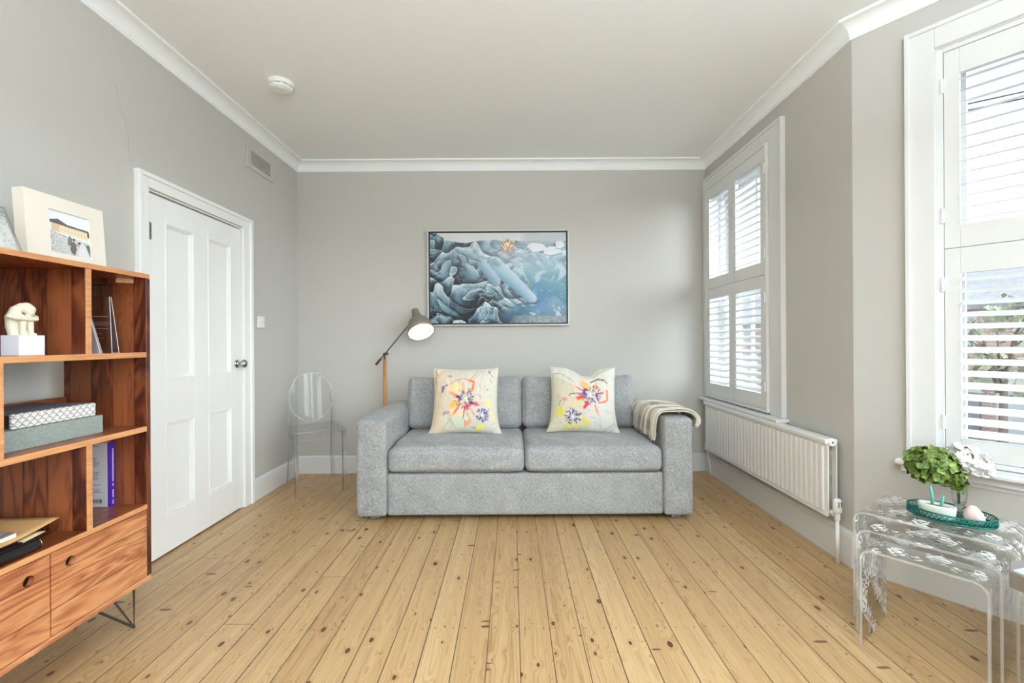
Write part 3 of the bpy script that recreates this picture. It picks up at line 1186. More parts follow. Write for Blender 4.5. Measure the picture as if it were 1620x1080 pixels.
for (a, b_, sd_) in ((AI0 + .004, .074, 1.), (.078, AI1 - .004, 4.)):
    def seatfn(q, p, sd_=sd_, a=a, b_=b_):
        if p[2] > 0:
            fr_ = max(0., 1 - abs((q.y - 3.02) / .20))
            k = mnoise.noise(Vector((q.x * 26 + q.y * 7, q.y * 3.0, sd_ * 3.)))
            k2 = mnoise.noise(Vector((q.x * 9, q.y * 5.0, sd_ * 5.)))
            q.z += .016 * fr_ * k * p[2] + .009 * k2 * p[2]
        return q
    cu = soft_box(B(), a, b_, SY0 + .004, 3.50, .302, .462, r=.042, puff=(.002, .010, .018), n=46, wr=.003, seed=sd_, fn=seatfn).build('seat_cushion', M['sofa'], sofa, world=True, smooth=True)
    for zz in (.312, .448):
        y_ = SY0 + (.010 if zz < .4 else .014)
    bb = B()
    pts = []
    for k in range(41):
        f = k / 40
        xx = a + .040 + (b_ - a - .080) * f
        pts.append((xx, SY0 + .012 - .0060 * math.sin(math.pi * f) ** .5, .3105 + .001 * math.sin(f * 40)))
    pts = [(a + .006, SY0 + .06, .312), (a + .012, SY0 + .028, .311)] + pts + [(b_ - .012, SY0 + .028, .311), (b_ - .006, SY0 + .06, .312)]
    bb.tube(pts, .0028, 6)
    bb.build('piping', M['seam'], cu, world=True, smooth=True)
for (a, b_, sd_, lean, twist) in ((-.800, .066, 2., 10, 1.5), (.078, .925, 8., 10, -2.)):
    cxx = (a + b_) / 2
    mm = T(cxx, 3.50, .462) @ Matrix.Rotation(RAD(-lean), 4, 'X')

    def backfn(q, p, sd_=sd_):
        # slumped top corners and a soft dip in the middle of the top edge
        if p[2] > 0:
            q.z -= .018 * (1 - abs(p[0])) * p[2] ** 2 - .012 * abs(p[0]) ** 6 * p[2]
        q.y += .006 * mnoise.noise(Vector((q.x * 7, q.z * 7, sd_)))
        q.z += .006 * mnoise.noise(Vector((q.x * 5, q.y * 5, sd_ + 3)))
        return q
    hw = (b_ - a) / 2
    soft_box(B(), -hw, hw, -.085, .085, 0, .392, r=.050, puff=(.008, .030, .006), n=30, wr=.006, wf=7., seed=sd_, fn=backfn, M4=mm).build('back_cushion', M['sofa'], sofa, world=True, smooth=True)

# ------------------------------------------------------------------ printed cushions
M['print'] = vcol_mat('printed_cotton', .85, .15, 500., .2)


def pillow(name, label, loc, rx, ry, rz, size, thick, cv, dip=0., seed=0., skew=0.):
    r = root(name, loc, 0, label=label, cat='cushion', group=None)
    n = 190
    mm = T(*loc) @ Euler((RAD(rx), RAD(ry), RAD(rz))).to_matrix().to_4x4()
    bb = B()
    cols = []

    def shape(a, b_, sg):
        u, v = a * 2 - 1, b_ * 2 - 1
        # pinched sides, pointed corners
        pin = .055
        x = u * (1 - pin * (1 - v * v) * abs(u) ** 2)
        z = v * (1 - pin * (1 - u * u) * abs(v) ** 2)
        f = max(0., (1 - abs(u) ** 2.6)) ** .62 * max(0., (1 - abs(v) ** 2.6)) ** .62
        y = sg * thick * f
        wr = mnoise.noise(Vector((u * 3 + seed, v * 3, 0))) * .010 + mnoise.noise(Vector((u * 8 + seed, v * 6, 5))) * .004
        crn = (abs(u) * abs(v)) ** 3
        wr += crn * .010 * math.sin((u - v) * 22)
        y += -abs(wr) * f * sg * 1.2 + wr * .6
        z = z * size / 2
        x = x * size / 2
        if dip and v > 0:
            z -= dip * math.exp(-((u - .05) / .33) ** 2) * v ** 1.5
            y += sg * .0 - dip * .25 * math.exp(-((u - .05) / .16) ** 2) * v * f
        x += skew * v * size / 2
        if v < 0:
            x += .024 * math.copysign(1, u) * abs(u) ** 8 * v ** 4
        return mm @ Vector((x, y, z))
    bb.grid(n, n, lambda a, b_: shape(a, b_, -1))
    bb.grid(n, n, lambda a, b_: shape(a, b_, 1))
    uu = [i / n for i in range(n + 1) for j in range(n + 1)]
    vv = [1 - j / n for i in range(n + 1) for j in range(n + 1)]
    o = bb.build('cover', M['print'], r, world=True, smooth=True, fix=True)
    c = cv.sample(uu, vv)
    vcol(o, np.concatenate([c, c]))
    # piped edge
    bb = B()
    ed = [(k / 40, 0) for k in range(40)] + [(1, k / 40) for k in range(40)] + [(1 - k / 40, 1) for k in range(40)] + [(0, 1 - k / 40) for k in range(41)]
    bb.tube([shape(p, q, -1) for p, q in ed], .0024, 6)
    bb.build('piping', M['piping'], r, world=True, smooth=True)
    return r


M['piping'] = paint('cushion_edge', (206, 200, 184), .8, .05, 60.)


def flower(cv, cx, cy, r, pets, seed, core=(235, 222, 90), dark=(70, 62, 110)):
    rs = np.random.RandomState(seed)
    for (ang, L, wd, c, al) in pets:
        a = math.radians(ang)
        ex, ey = math.cos(a), -math.sin(a)
        cv.blob(cx + ex * L * .62, cy + ey * L * .62, L * .42, wd, c, rot=math.atan2(ey, ex), al=al, edge=.5, rag=1.0)
    for k in range(85):
        a = rs.rand() * 6.28
        q = r * (.38 + .70 * rs.rand() ** 1.3)
        l = r * (.08 + .20 * rs.rand())
        x, y = cx + math.cos(a) * q, cy + math.sin(a) * q
        cv.stroke([(x, y), (x + math.cos(a) * l, y + math.sin(a) * l)], .005 + .007 * rs.rand(), dark if rs.rand() < .6 else ((120, 70, 130), (150, 146, 190), (60, 60, 70))[k % 3], .85)
    for k in range(14):
        a = rs.rand() * 6.28
        q = r * .45 * rs.rand()
        cv.blob(cx + math.cos(a) * q, cy + math.sin(a) * q, r * .14, r * .1, (205, 208, 226) if k % 3 else (120, 118, 170), al=.8)
    cv.blob(cx, cy, r * .22, r * .22, core, al=.8)


cv1 = Canvas(420, 420, (208, 202, 188))
cv1.put((.34 - cv1.x + (cv1.n - .5) * .3) / .25, (226, 202, 168), .75)
cv1.put(((cv1.y - .74) / .05, (cv1.x < .56) * (cv1.x > .16 + (cv1.y - .8)) * 1.), (206, 210, 188), .75)
cv1.blob(.36, .33, .17, .10, (236, 206, 150), al=.7)
cv1.blob(.40, .68, .17, .10, (236, 208, 168), al=.7)
for pts, wd, c in (([(.70, .02), (.58, .20)], .004, (110, 110, 100)), ([(.80, .03), (.72, .28), (.73, .48)], .004, (170, 176, 150)),
                   ([(.84, .06), (.94, .17)], .005, (80, 90, 90)), ([(.85, .03), (.88, .10)], .006, (80, 90, 90)),
                   ([(.29, .78), (.17, .95)], .004, (110, 112, 90)), ([(.88, .20), (.91, .25)], .005, (70, 80, 90)), ([(.60, .92), (.70, .97)], .006, (70, 70, 90)),
                   ([(.62, .42), (.74, .46), (.76, .56)], .004, (206, 120, 120)), ([(.90, .88), (.98, .84)], .003, (130, 130, 120))):
    cv1.stroke(pts, wd, c, .9)
cv1.blob(.85, .36, .010, .010, (60, 70, 90))
cv1.blob(.16, .35, .030, .075, (108, 88, 148), .2, .9, rag=1.2)
cv1.blob(.22, .29, .03, .02, (130, 112, 160), al=.8)
cv1.blob(.27, .14, .045, .018, (140, 124, 160), al=.8)
cv1.blob(.22, .70, .075, .03, (140, 128, 170), -.3, .75, rag=1.2)
for k in range(7):
    cv1.blob(.045 + .01 * math.sin(k), .05 + k * .033, .014, .010, (60, 62, 84), al=.9)
cv1.stroke([(.27, .27), (.36, .21), (.47, .18), (.56, .21), (.62, .24)], .012, (238, 132, 74), .8)
cv1.stroke([(.56, .21), (.63, .24), (.62, .34), (.59, .40)], .024, (238, 112, 62), .9)
flower(cv1, .50, .49, .13, [(205, .27, .055, (240, 178, 74), .9), (160, .25, .035, (240, 140, 80), .8), (235, .30, .020, (226, 84, 60), .85), (215, .36, .026, (244, 190, 90), .7),
                            (285, .22, .045, (228, 62, 70), .9), (330, .25, .042, (206, 52, 72), .9), (175, .18, .02, (230, 84, 60), .8), (100, .26, .03, (244, 170, 110), .7), (300, .36, .018, (238, 120, 90), .7)], 3)
cv1.stroke([(.50, .64), (.48, .78)], .010, (60, 50, 96), .9)
cv1.blob(.55, .85, .040, .055, (236, 140, 74), .5, .8, rag=1.)
cv1.stroke([(.50, .80), (.51, .92)], .008, (222, 84, 60), .9)
for (x, y, a, b_) in ((.86, .57, .07, .035), (.93, .78, .05, .025), (.74, .90, .045, .055), (.68, .95, .05, .03), (.90, .70, .03, .03)):
    cv1.blob(x, y, a, b_, (232, 220, 92), -.5, .8, rag=1.)
flower(cv1, .77, .74, .085, [(40, .14, .02, (120, 120, 170), .6)], 5, core=(225, 225, 240), dark=(72, 70, 128))

cv2 = Canvas(420, 420, (210, 207, 198))
cv2.put(((cv2.y - .12 - cv2.x * .45) / .03, (.62 - cv2.x) / .3), (204, 196, 168), .8)
cv2.put(((.34 - cv2.y) / .1, (cv2.x - .55) / .1, (.9 - cv2.x) / .05), (206, 204, 184), .7)
for pts, wd, c in (([(.02, .12), (.15, .12), (.28, .20), (.34, .24)], .006, (120, 108, 92)), ([(.50, .42), (.30, .44), (.27, .47)], .010, (70, 70, 84)),
                   ([(.64, .13), (.86, .03)], .006, (110, 112, 106)), ([(.60, .22), (.72, .19), (.80, .22)], .018, (84, 84, 88)), ([(.80, .20), (.86, .27)], .012, (120, 112, 120)),
                   ([(.55, .80), (.66, .79)], .004, (120, 120, 120)), ([(.66, .62), (.80, .64), (.92, .72)], .003, (140, 140, 130)),
                   ([(.74, .78), (.80, .755), (.93, .79)], .007, (220, 214, 130)), ([(.80, .98), (.96, .86)], .004, (90, 90, 90)), ([(.14, .54), (.11, .62)], .008, (96, 104, 130)),
                   ([(.05, .90), (.15, .86), (.22, .95)], .003, (130, 120, 110)), ([(.68, .34), (.86, .40)], .004, (160, 166, 140))):
    cv2.stroke(pts, wd, c, .9)
cv2.blob(.75, .62, .10, .04, (214, 216, 218), .3, .6, rag=1.)
cv2.stroke([(.72, .57), (.82, .55), (.86, .51), (.85, .38)], .020, (240, 122, 74), .9)
cv2.stroke([(.86, .52), (.85, .38)], .011, (236, 104, 66), .9)
flower(cv2, .60, .45, .13, [(115, .34, .055, (238, 178, 92), .9), (130, .28, .02, (236, 120, 80), .8), (150, .34, .016, (232, 84, 66), .85), (65, .24, .035, (238, 130, 80), .85),
                            (195, .26, .050, (232, 72, 56), .95), (245, .26, .040, (206, 48, 62), .95), (180, .22, .04, (150, 90, 150), .8), (10, .22, .035, (196, 60, 80), .8), (290, .36, .018, (236, 112, 78), .8), (212, .34, .025, (244, 196, 110), .8)], 8)
cv2.blob(.20, .52, .055, .030, (238, 130, 110), .2, .8, rag=1.)
for (x, y, a, b_, ro) in ((.13, .71, .07, .085, .5), (.28, .93, .09, .035, -.4), (.52, .86, .045, .11, -.5), (.40, .93, .05, .03, 0)):
    cv2.blob(x, y, a, b_, (220, 204, 62), ro, .85, rag=1.)
flower(cv2, .33, .78, .105, [(80, .1, .02, (120, 120, 170), .6)], 11, core=(222, 224, 236), dark=(58, 60, 104))

pillow('scatter_cushion', 'cream floral cushion with flat top edge on the left seat of the sofa', (-.338, 3.292, .702), -15, 0, 1, .475, .085, cv1, seed=1.)
pillow('scatter_cushion', 'cream floral cushion with dipped top edge on the right seat of the sofa', (.512, 3.300, .704), -15, 1.5, -2, .475, .085, cv2, dip=.058, seed=6.)

# ------------------------------------------------------------------ striped throw over the right arm
tr = root('throw_blanket', (1.03, 3.15, ARM), label='beige and grey striped fringed throw draped over the right arm of the sofa', cat='blanket')
M['throw'] = vcol_mat('woven_throw', .95, .4, 500., .1, Sheen__Weight=.2)
path = [(.925, .492), (.924, .54), (.926, .60), (.932, .64), (.950, .662), (.985, .668), (1.04, .669), (1.09, .669), (1.125, .664), (1.150, .650), (1.165, .630), (1.163, .606), (1.148, .592)]


def drape(s, t, lift=0., seed=0.):
    k = s * (len(path) - 1)
    i = min(int(k), len(path) - 2)
    f = k - i
    x = path[i][0] * (1 - f) + path[i + 1][0] * f
    z = path[i][1] * (1 - f) + path[i + 1][1] * f
    dx, dz = path[i + 1][0] - path[i][0], path[i + 1][1] - path[i][1]
    L = math.hypot(dx, dz)
    nx, nz = -dz / L, dx / L
    yf = 2.905 - .03 * s
    yb = 3.50 - .40 * s ** 1.2
    if s < .25:
        yb += (.25 - s) * .12
    y = yf + (yb - yf) * t
    fold = .016 * (.5 + .5 * math.sin(t * 21 + s * 3 + seed)) + .010 * (.5 + .5 * math.sin(t * 47 - s * 5 + seed)) + .005 * mnoise.noise(Vector((s * 6, t * 9, seed)))
    fold += lift
    return Vector((x + nx * fold, y, z + nz * fold))


bb = B()
nu, nv = 70, 110
bb.grid(nu, nv, lambda a, b_: drape(a, b_, .004))
o = bb.build('cloth', M['throw'], tr, world=True, smooth=True, fix=False, solid=.004)
uu = np.array([i / nu for i in range(nu + 1) for j in range(nv + 1)])
vv = np.array([j / nv for i in range(nu + 1) for j in range(nv + 1)])
base = np.ones((len(uu), 3)) * lc((226, 220, 208))
fade = lambda m: np.clip(m, 0, 1)[:, None]
s1 = (np.abs(((vv * 6.0) % 1) - .5) < .22).astype(float)
s2 = (np.abs(((uu * 3.4 + .1) % 1) - .5) < .18).astype(float)
base = base * (1 - .75 * fade(s1)) + lc((160, 146, 130)) * .75 * fade(s1)
base = base * (1 - .65 * fade(s1 * s2)) + lc((96, 92, 92)) * .65 * fade(s1 * s2)
base = base * (1 - .25 * fade(s2)) + lc((190, 184, 174)) * .25 * fade(s2)
vcol(o, base)
bb = B()
bb.grid(40, 30, lambda a, b_: drape(.04 + a * .95, -.035 + b_ * .12, -.001, 2.))
o = bb.build('under_fold', M['piping'], tr, world=True, smooth=True, fix=False, solid=.004)
bb = B()
rs = random.Random(4)
for k in range(38):
    t = k / 37
    p = drape(0., t, .006)
    q = p + Vector((rs.uniform(-.012, .004), rs.uniform(-.012, .012), -.012))
    bb.tube([p, (p + q) / 2 + Vector((rs.uniform(-.003, .003), 0, 0)), Vector((q.x, q.y, max(.482, q.z)))], [.0022, .0018, .0012], 5)
for k in range(9):
    p = Vector((.914 - .002 * k, 2.91 + k * .008, .56))
    bb.tube([p, p + Vector((.002, -.004, -.035)), p + Vector((-.004, .003 * (k % 3), -.068))], [.002, .002, .0012], 5)
tag(bb.build('fringe', M['throw2'] if 'throw2' in M else M['piping'], tr, world=True, smooth=True), kind='stuff')

# ------------------------------------------------------------------ framed artwork
pr = root('framed_picture', (-.117, 3.936, 1.67), label='large framed blue and grey ice and water picture on the back wall above the sofa', cat='picture')
M['silver'] = paint('pale_silver_frame', (205, 203, 200), .35, .03, 20.)
M['blackf'] = paint('black_frame_inner', (20, 22, 28), .5, .1, 20.)
PX0, PX1, PZ0_, PZ1_ = -.722, .492, 1.262, 2.082
PF = 3.892
bb = B()
bt = .011
for (a, b_, c_, d_) in ((PX0, PX0 + bt, PZ0_, PZ1_), (PX1 - bt, PX1, PZ0_, PZ1_), (PX0 + bt, PX1 - bt, PZ0_, PZ0_ + bt), (PX0 + bt, PX1 - bt, PZ1_ - bt, PZ1_)):
    bb.box(a, b_, PF, 3.935, c_, d_)
bb.build('frame', M['silver'], pr, world=True, bevel=.0015)
B().box(PX0 + bt, PX1 - bt, PF + .014, 3.934, PZ0_ + bt, PZ1_ - bt).build('backing', M['blackf'], pr, world=True)
cw, chh = 480, 320
art = Canvas(cw, chh, (120, 140, 150), aspect=1.5)
X, Y = art.x * 1.5, art.y
wx = fbm(X * 3, Y * 3, 3, 21)
wy = fbm(X * 3 + 9, Y * 3 + 4, 3, 33)
h1 = fbm(X * 4.2 + 2.2 * wx + Y, Y * 5.0 + 2.2 * wy - X * .8, 3, 41, .42)
h2 = fbm(X * 11 + 3 * wy, Y * 13 + 3 * wx, 3, 55, .45)
ridge = 1 - np.abs(2 * ((h1 * 3.2) % 1) - 1)
H = h1 * 1.0 + .045 * ridge + .10 * h2
gy, gx = np.gradient(H)
sh = (gx * 1.0 + gy * 1.2) * 26


def rampn(tn, st):
    xs = [p for p, _ in st]
    return np.stack([np.interp(tn, xs, [lin(c[k]) for _, c in st]) for k in range(3)], -1)


def worley(x, y, seed):
    """warped cells: distance to nearest and second point, offset from it, cell random"""
    rs_ = np.random.RandomState(seed)
    jx, jy, jr = rs_.rand(64, 64), rs_.rand(64, 64), rs_.rand(64, 64)
    xi, yi = np.floor(x).astype(int), np.floor(y).astype(int)
    f1 = np.full(x.shape, 9.)
    f2 = np.full(x.shape, 9.)
    ox, oy, rr = np.zeros(x.shape), np.zeros(x.shape), np.zeros(x.shape)
    for a_ in (-1, 0, 1):
        for b__ in (-1, 0, 1):
            cx_, cy_ = (xi + a_) % 64, (yi + b__) % 64
            dx_, dy_ = x - (xi + a_ + jx[cx_, cy_]), y - (yi + b__ + jy[cx_, cy_])
            d_ = np.hypot(dx_, dy_)
            near = d_ < f1
            f2 = np.where(near, f1, np.minimum(f2, d_))
            ox, oy, rr = np.where(near, dx_, ox), np.where(near, dy_, oy), np.where(near, jr[cx_, cy_], rr)
            f1 = np.where(near, d_, f1)
    return f1, f2, ox, oy, rr


# folded, shell-like lumps of ice at two sizes
dgx, dgy = X * .82 + Y * .57, Y * .82 - X * .57
tone = np.full(X.shape, .5)
line = np.zeros(X.shape)
lite = np.zeros(X.shape)
for (fx_, fy_, sd_, wt, wq) in ((5.0, 7.5, 3, 1., 2.6), (11., 16., 8, .55, 3.2)):
    f1, f2, ox, oy, rr = worley(dgx * fx_ + (wx - .5) * wq + 9, dgy * fy_ + (wy - .5) * wq + 9, sd_)
    e = f2 - f1
    show = 1. if sd_ == 3 else np.clip((fbm(X * 3 + 7, Y * 3, 2, 91) - .42) * 7 + np.clip((Y - .5) * 2, 0, 1) * np.clip(1.1 - X, 0, 1), 0, 1)
    lob = (rr - .5) * .30 - (ox * .55 + oy * .75) * .75 + .10 * np.cos(f1 * 5)
    tone = tone + lob * wt * show
    line = np.maximum(line, np.clip(1 - e / .055, 0, 1) * show * np.clip((ox + oy) * 3 + .8, 0, 1))
    lite = np.maximum(lite, np.clip(1 - np.abs(e - .085) / .04, 0, 1) * show * np.clip(-(ox + oy) * 3 + .4, 0, 1))
lowleft = np.clip((Y - .45) / .4, 0, 1) * np.clip((1.05 - X) / .5, 0, 1)
tone = np.clip(tone + sh * .16 + (h2 - .5) * .2 - lowleft * .16 + np.clip(.3 - Y, 0, 1) * .3, 0, 1)
stops = [(0., (16, 26, 36)), (.3, (56, 78, 92)), (.52, (100, 128, 142)), (.75, (146, 170, 182)), (1., (206, 218, 224))]
art.px = rampn(tone, stops)
art.put(line, (14, 22, 32), .9)
art.put(lite, (222, 230, 234), .75)
# deep water, lower right
wm = np.clip((X / 1.5 - .66 + (Y - .45) * .25 + (wx - .5) * .4) / .10, 0, 1) * np.clip((Y - .26) / .12, 0, 1)
wt = np.clip((Y - .22) / .7 + (h1 - .5) * .5, 0, 1)
water = rampn(wt, [(0., (150, 172, 180)), (.35, (84, 138, 152)), (.7, (30, 112, 138)), (1., (14, 80, 112))])
art.px = art.px * (1 - wm[..., None] * .88) + water * wm[..., None] * .88
art.put(np.clip((h2 - .66) / .03, 0, 1) * wm, (206, 222, 230), .5)
art.put(((X / 1.5 - .74) / .01, (.875 - X / 1.5) / .01, (Y - .52) / .1, (.9 - Y) / .02), (18, 104, 158), .55)
# smooth pale tongue of ice
for (x0, y0, x1, y1, wa, wb, cs) in ((.48, .36, .745, .735, .085, .060, ((184, 202, 212), (84, 130, 158))), (.38, .34, .48, .54, .055, .055, ((170, 188, 200), (82, 118, 140)))):
    ex, ey = (x1 - x0) * 1.5, (y1 - y0)
    L = ex * ex + ey * ey
    k = np.clip(((X - x0 * 1.5) * ex + (Y - y0) * ey) / L, 0, 1)
    ox, oy = X - x0 * 1.5 - k * ex, Y - y0 - k * ey
    d = np.hypot(ox, oy)
    side = (ox * ey - oy * ex) / math.sqrt(L)
    wdt = (wa + (wb - wa) * k) * (1 + .12 * (wx - .5) * 2)
    m = np.clip((wdt - d) / .008, 0, 1) * np.clip(((X - x0 * 1.5) * ex + (Y - y0) * ey) / L * 3.5 + .55 + (h2 - .5) * 2, 0, 1)
    c = rampn(np.clip(.5 - side / wdt * .5, 0, 1), [(0., cs[0]), (.55, tuple((a + b_) // 2 for a, b_ in zip(*cs))), (1., cs[1])])
    art.px = art.px * (1 - m[..., None]) + c * m[..., None]
    art.put(np.clip(1 - np.abs(d - wdt) / .006, 0, 1) * (side < 0), (24, 40, 58), .8)
    art.put(np.clip(1 - np.abs(d - wdt) / .005, 0, 1) * (side > 0), (226, 234, 238), .5)
art.stroke([(.575, .62), (.63, .72), (.70, .79), (.77, .785), (.80, .76)], .010, (30, 34, 44), .9, .4)
# sky band with torn ice edge
edge = .075 + .05 * fbm(X * 5, X * 0 + 3, 3, 61) - .07 * np.clip((.2 - X) / .2, -0, 1) - .08 * np.clip((.12 - X / 1.5) / .12, 0, 1)
art.put((edge - Y) / .008, (206, 208, 208))
art.put(((.125 - Y) / .03, (X / 1.5 - .66) / .06), (178, 184, 188), .8)
for (cx, cy, rx, ry, ro) in ((.78, .165, .075, .035, .12), (.90, .20, .07, .035, -.25), (.955, .135, .04, .03, .5)):
    art.blob(cx, cy, rx, ry, (216, 220, 224), ro, .95, .15, .8)
    art.stroke([(cx - rx * .8, cy + ry * 1.3), (cx, cy + ry * 1.7), (cx + rx * .9, cy + ry)], .004, (40, 50, 60), .8)
art.blob(.565, .15, .065, .055, (150, 104, 70), 0, .9, .5, 1.6)
rs2 = np.random.RandomState(3)
for k in range(90):
    a, q = rs2.rand() * 6.28, rs2.rand() * .075
    art.blob(.565 + math.cos(a) * q, .135 + math.sin(a) * q * .9, .004, .006, (250, 226, 170) if k % 3 else (92, 66, 54), al=.9)
art.put(((Y - .915) / .012, (X / 1.5 - .62 + (wx - .5) * .3) / .04), (92, 104, 108), .9)
art.put(((Y - .92) / .012, (X / 1.5 - .62) / .04, (art.n2 - .5) * 9), (150, 160, 158), .35)
for k in range(26):
    art.blob(.6 + .38 * rs2.rand(), .3 + .55 * rs2.rand(), .003 + .004 * rs2.rand(), .004, (206, 222, 230), al=.7)
M['art'] = vcol_mat('glazed_print', .18, 0, spec=.45)
ax0, ax1, az0, az1 = PX0 + bt + .013, PX1 - bt - .013, PZ0_ + bt + .013, PZ1_ - bt - .013
picture('print', art, cw, chh, lambda a, b_: (ax0 + (ax1 - ax0) * a, PF + .010, az1 - (az1 - az0) * b_), M['art'], pr)

# ------------------------------------------------------------------ floor lamp
LX, LY = -1.070, 3.822
lp = root('floor_lamp', (LX, LY, 0), label='grey metal reading lamp with wooden pole, lit, behind the left arm of the sofa', cat='floor lamp')
M['shade_out'] = paint('taupe_lamp_metal', (132, 124, 114), .45, .04, 20., metal=.1)
t = NT('lamp_shade_inside')
t.pbr(C3(236, 230, 214), .6)
M['shade_in'] = t.m
B().lathe([(0, 0), (.088, 0), (.088, .012), (.080, .018), (.012, .022), (0, .022)], T(LX, LY, 0), 40).build('base', M['black'], lp, world=True, smooth=True)
B().tube([(LX, LY, .02), (LX, LY, .5), (LX, LY, .985)], [.0165, .016, .0135], 20).build('pole', M['w_pole'], lp, world=True, smooth=True)
JP = Vector((LX + .006, LY, 1.030))
bb = B()
bb.tube([(LX, LY, .98), (LX, LY, 1.0), (LX, LY, 1.018)], [.012, .009, .005], 12)
bb.tube([(LX - .012, LY, 1.026), (LX + .03, LY, 1.030)], .010, 14)
bb.tube([(LX + .004, LY - .018, 1.028), (LX + .004, LY + .010, 1.028)], .011, 14)
bb.build('joint', M['hair'], lp, world=True, smooth=True)
ST = Vector((LX + .012, LY - .014, 1.036))
EN = Vector((LX + .252, LY - .010, 1.322))
dr = (EN - ST).normalized()
CW = ST - dr * .115
B().tube([CW, EN], .0048, 10).build('arm', M['hair'], lp, world=True, smooth=True)
B().tube([ST - dr * .055, ST - dr * .062, ST - dr * .125, ST - dr * .13], [.006, .0095, .0105, .006], 14).build('counterweight', M['w_grip'], lp, world=True, smooth=True)
AXD = Vector((.075, -.120, -.180)).normalized()
CAP = Vector((-.812, 3.815, 1.392))
mm = axis_m(CAP, AXD)
bb = B().lathe([(0, -.004), (.026, -.004), (.029, 0), (.031, .004), (.034, .080), (.036, .086), (.060, .098), (.082, .125), (.098, .165), (.106, .205), (.110, .236),
                (.1065, .236), (.102, .205), (.094, .167), (.078, .129), (.056, .102), (.030, .094), (0, .094)], mm, 48)
shd = bb.build('shade', M['shade_out'], lp, world=True, smooth=True)
M['ring'] = paint('brass_ring', (200, 180, 130), .3, .05, 30., metal=.7)
B().lathe([(.024, -.006), (.030, -.004), (.031, .006), (.024, .006), (.024, -.006)], mm, 32).build('collar', M['ring'], lp, world=True, smooth=True)
bb = B().lathe([(.104, .234), (.1005, .205), (.0925, .1675), (.0765, .1300), (.055, .1035), (.030, .0955), (0, .0955)], mm, 48)
bb.build('shade_lining', M['shade_in'], shd, world=True, smooth=True)
M['bulb'] = None
t = NT('lit_bulb')
em = t.n('ShaderNodeEmission', Color=(1.0, .78, .48, 1), Strength=2.4)
t.t.links.new(em.outputs[0], t.out.inputs[0])
M['bulb'] = t.m
bp = CAP + AXD * .158
B().lathe([(0, -.045), (.012, -.044), (.013, -.030), (.022, -.016), (.028, 0), (.026, .014), (.016, .025), (0, .029)], axis_m(bp, AXD), 24).build('bulb', M['bulb'], lp, world=True, smooth=True)
bl = bpy.data.lights.new('lamp_light', 'POINT')
bl.energy = .45
bl.color = (1.0, .84, .62)
bl.shadow_soft_size = .02
blo = bpy.data.objects.new('lamp_light', bl)
COL.objects.link(blo)
blo.location = CAP + AXD * .20
# two small clamps joining arm and shade
bb = B()
bb.tube([EN - dr * .012, CAP + AXD * .055 + Vector((-.034, 0, -.008))], .0065, 10)
bb.build('shade_clamp', M['hair'], lp, world=True, smooth=True)

# ------------------------------------------------------------------ clear acrylic chair
M['painted_acrylic_edge_light'] = milky_mat('painted_acrylic_edge_light', .30, (.75, .76, .77))  # pale diffuse share paints in light along the acrylic edges
CR = root('clear_chair', (-1.533, 3.552, 0), RAD(32.5), label='transparent acrylic chair with an oval back in the far left corner', cat='chair')
SH = .472


def rrect(wf, wb, d, r, n=6):
    """rounded trapezoid outline, front at -d/2"""
    pts = []
    for (cx, cy, a0) in ((wf / 2 - r, -d / 2 + r, -90), (wb / 2 - r, d / 2 - r, 0), (-wb / 2 + r, d / 2 - r, 90), (-wf / 2 + r, -d / 2 + r, 180)):
        for k in range(n + 1):
            a = RAD(a0 + 90 * k / n)
            pts.append((cx + r * math.cos(a), cy + r * math.sin(a)))
    return pts


out_ = rrect(.385, .350, .42, .04)
inn_ = rrect(.365, .330, .40, .032)
B().prism(out_, SH - .006, SH).build('seat', M['acrylic'], CR, bevel=.002)
bb = B()  # pale tubes put the seat's edge highlights into colour
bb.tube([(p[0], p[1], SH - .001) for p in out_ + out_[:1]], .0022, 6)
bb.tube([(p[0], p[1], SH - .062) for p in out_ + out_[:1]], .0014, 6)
tag(bb.build('painted_edge_highlight', M['painted_acrylic_edge_light'], CR, smooth=True), 'painted highlights along the edges of the clear seat')
bb = B()
n = len(out_)
oa = [bb.bm.verts.new((p[0], p[1], SH - .006)) for p in out_]
ob = [bb.bm.verts.new((p[0], p[1], SH - .062)) for p in out_]
ia = [bb.bm.verts.new((p[0], p[1], SH - .006)) for p in inn_]
ib = [bb.bm.verts.new((p[0], p[1], SH - .062)) for p in inn_]
for i in range(n):
    j = (i + 1) % n
    bb.bm.faces.new((oa[i], oa[j], ob[j], ob[i]))
    bb.bm.faces.new((ia[j], ia[i], ib[i], ib[j]))
    bb.bm.faces.new((ob[i], ob[j], ib[j], ib[i]))
bb.build('apron', M['acrylic'], CR, fix=True, bevel=.001)
for sx in (-1, 1):
    bb = B()
    bb.tube([(sx * .168, -.185, SH - .012), (sx * .168, -.190, .25), (sx * .166, -.196, 0)], [.019, .0165, .0125], 4)
    bb.build('leg', M['acrylic_solid'], CR, bevel=.003)
    bb = B()
    bb.tube([(sx * .168, .262, 0), (sx * .160, .215, .25), (sx * .158, .190, SH - .01), (sx * .166, .212, .55), (sx * .165, .232, .64), (sx * .160, .243, .69)],
            [.0125, .0165, .018, .015, .012, .009], 4)
    bb.build('leg', M['acrylic_solid'], CR, bevel=.003)
bb = B()
om = T(0, .240, .682) @ Matrix.Rotation(RAD(-8), 4, 'X')


def oval(a, k, th):
    an = 2 * math.pi * a
    r_ = k
    curve = .040 * (math.cos(an) * r_) ** 2
    return om @ Vector((.166 * r_ * math.cos(an), -curve + th, .200 * r_ * math.sin(an)))


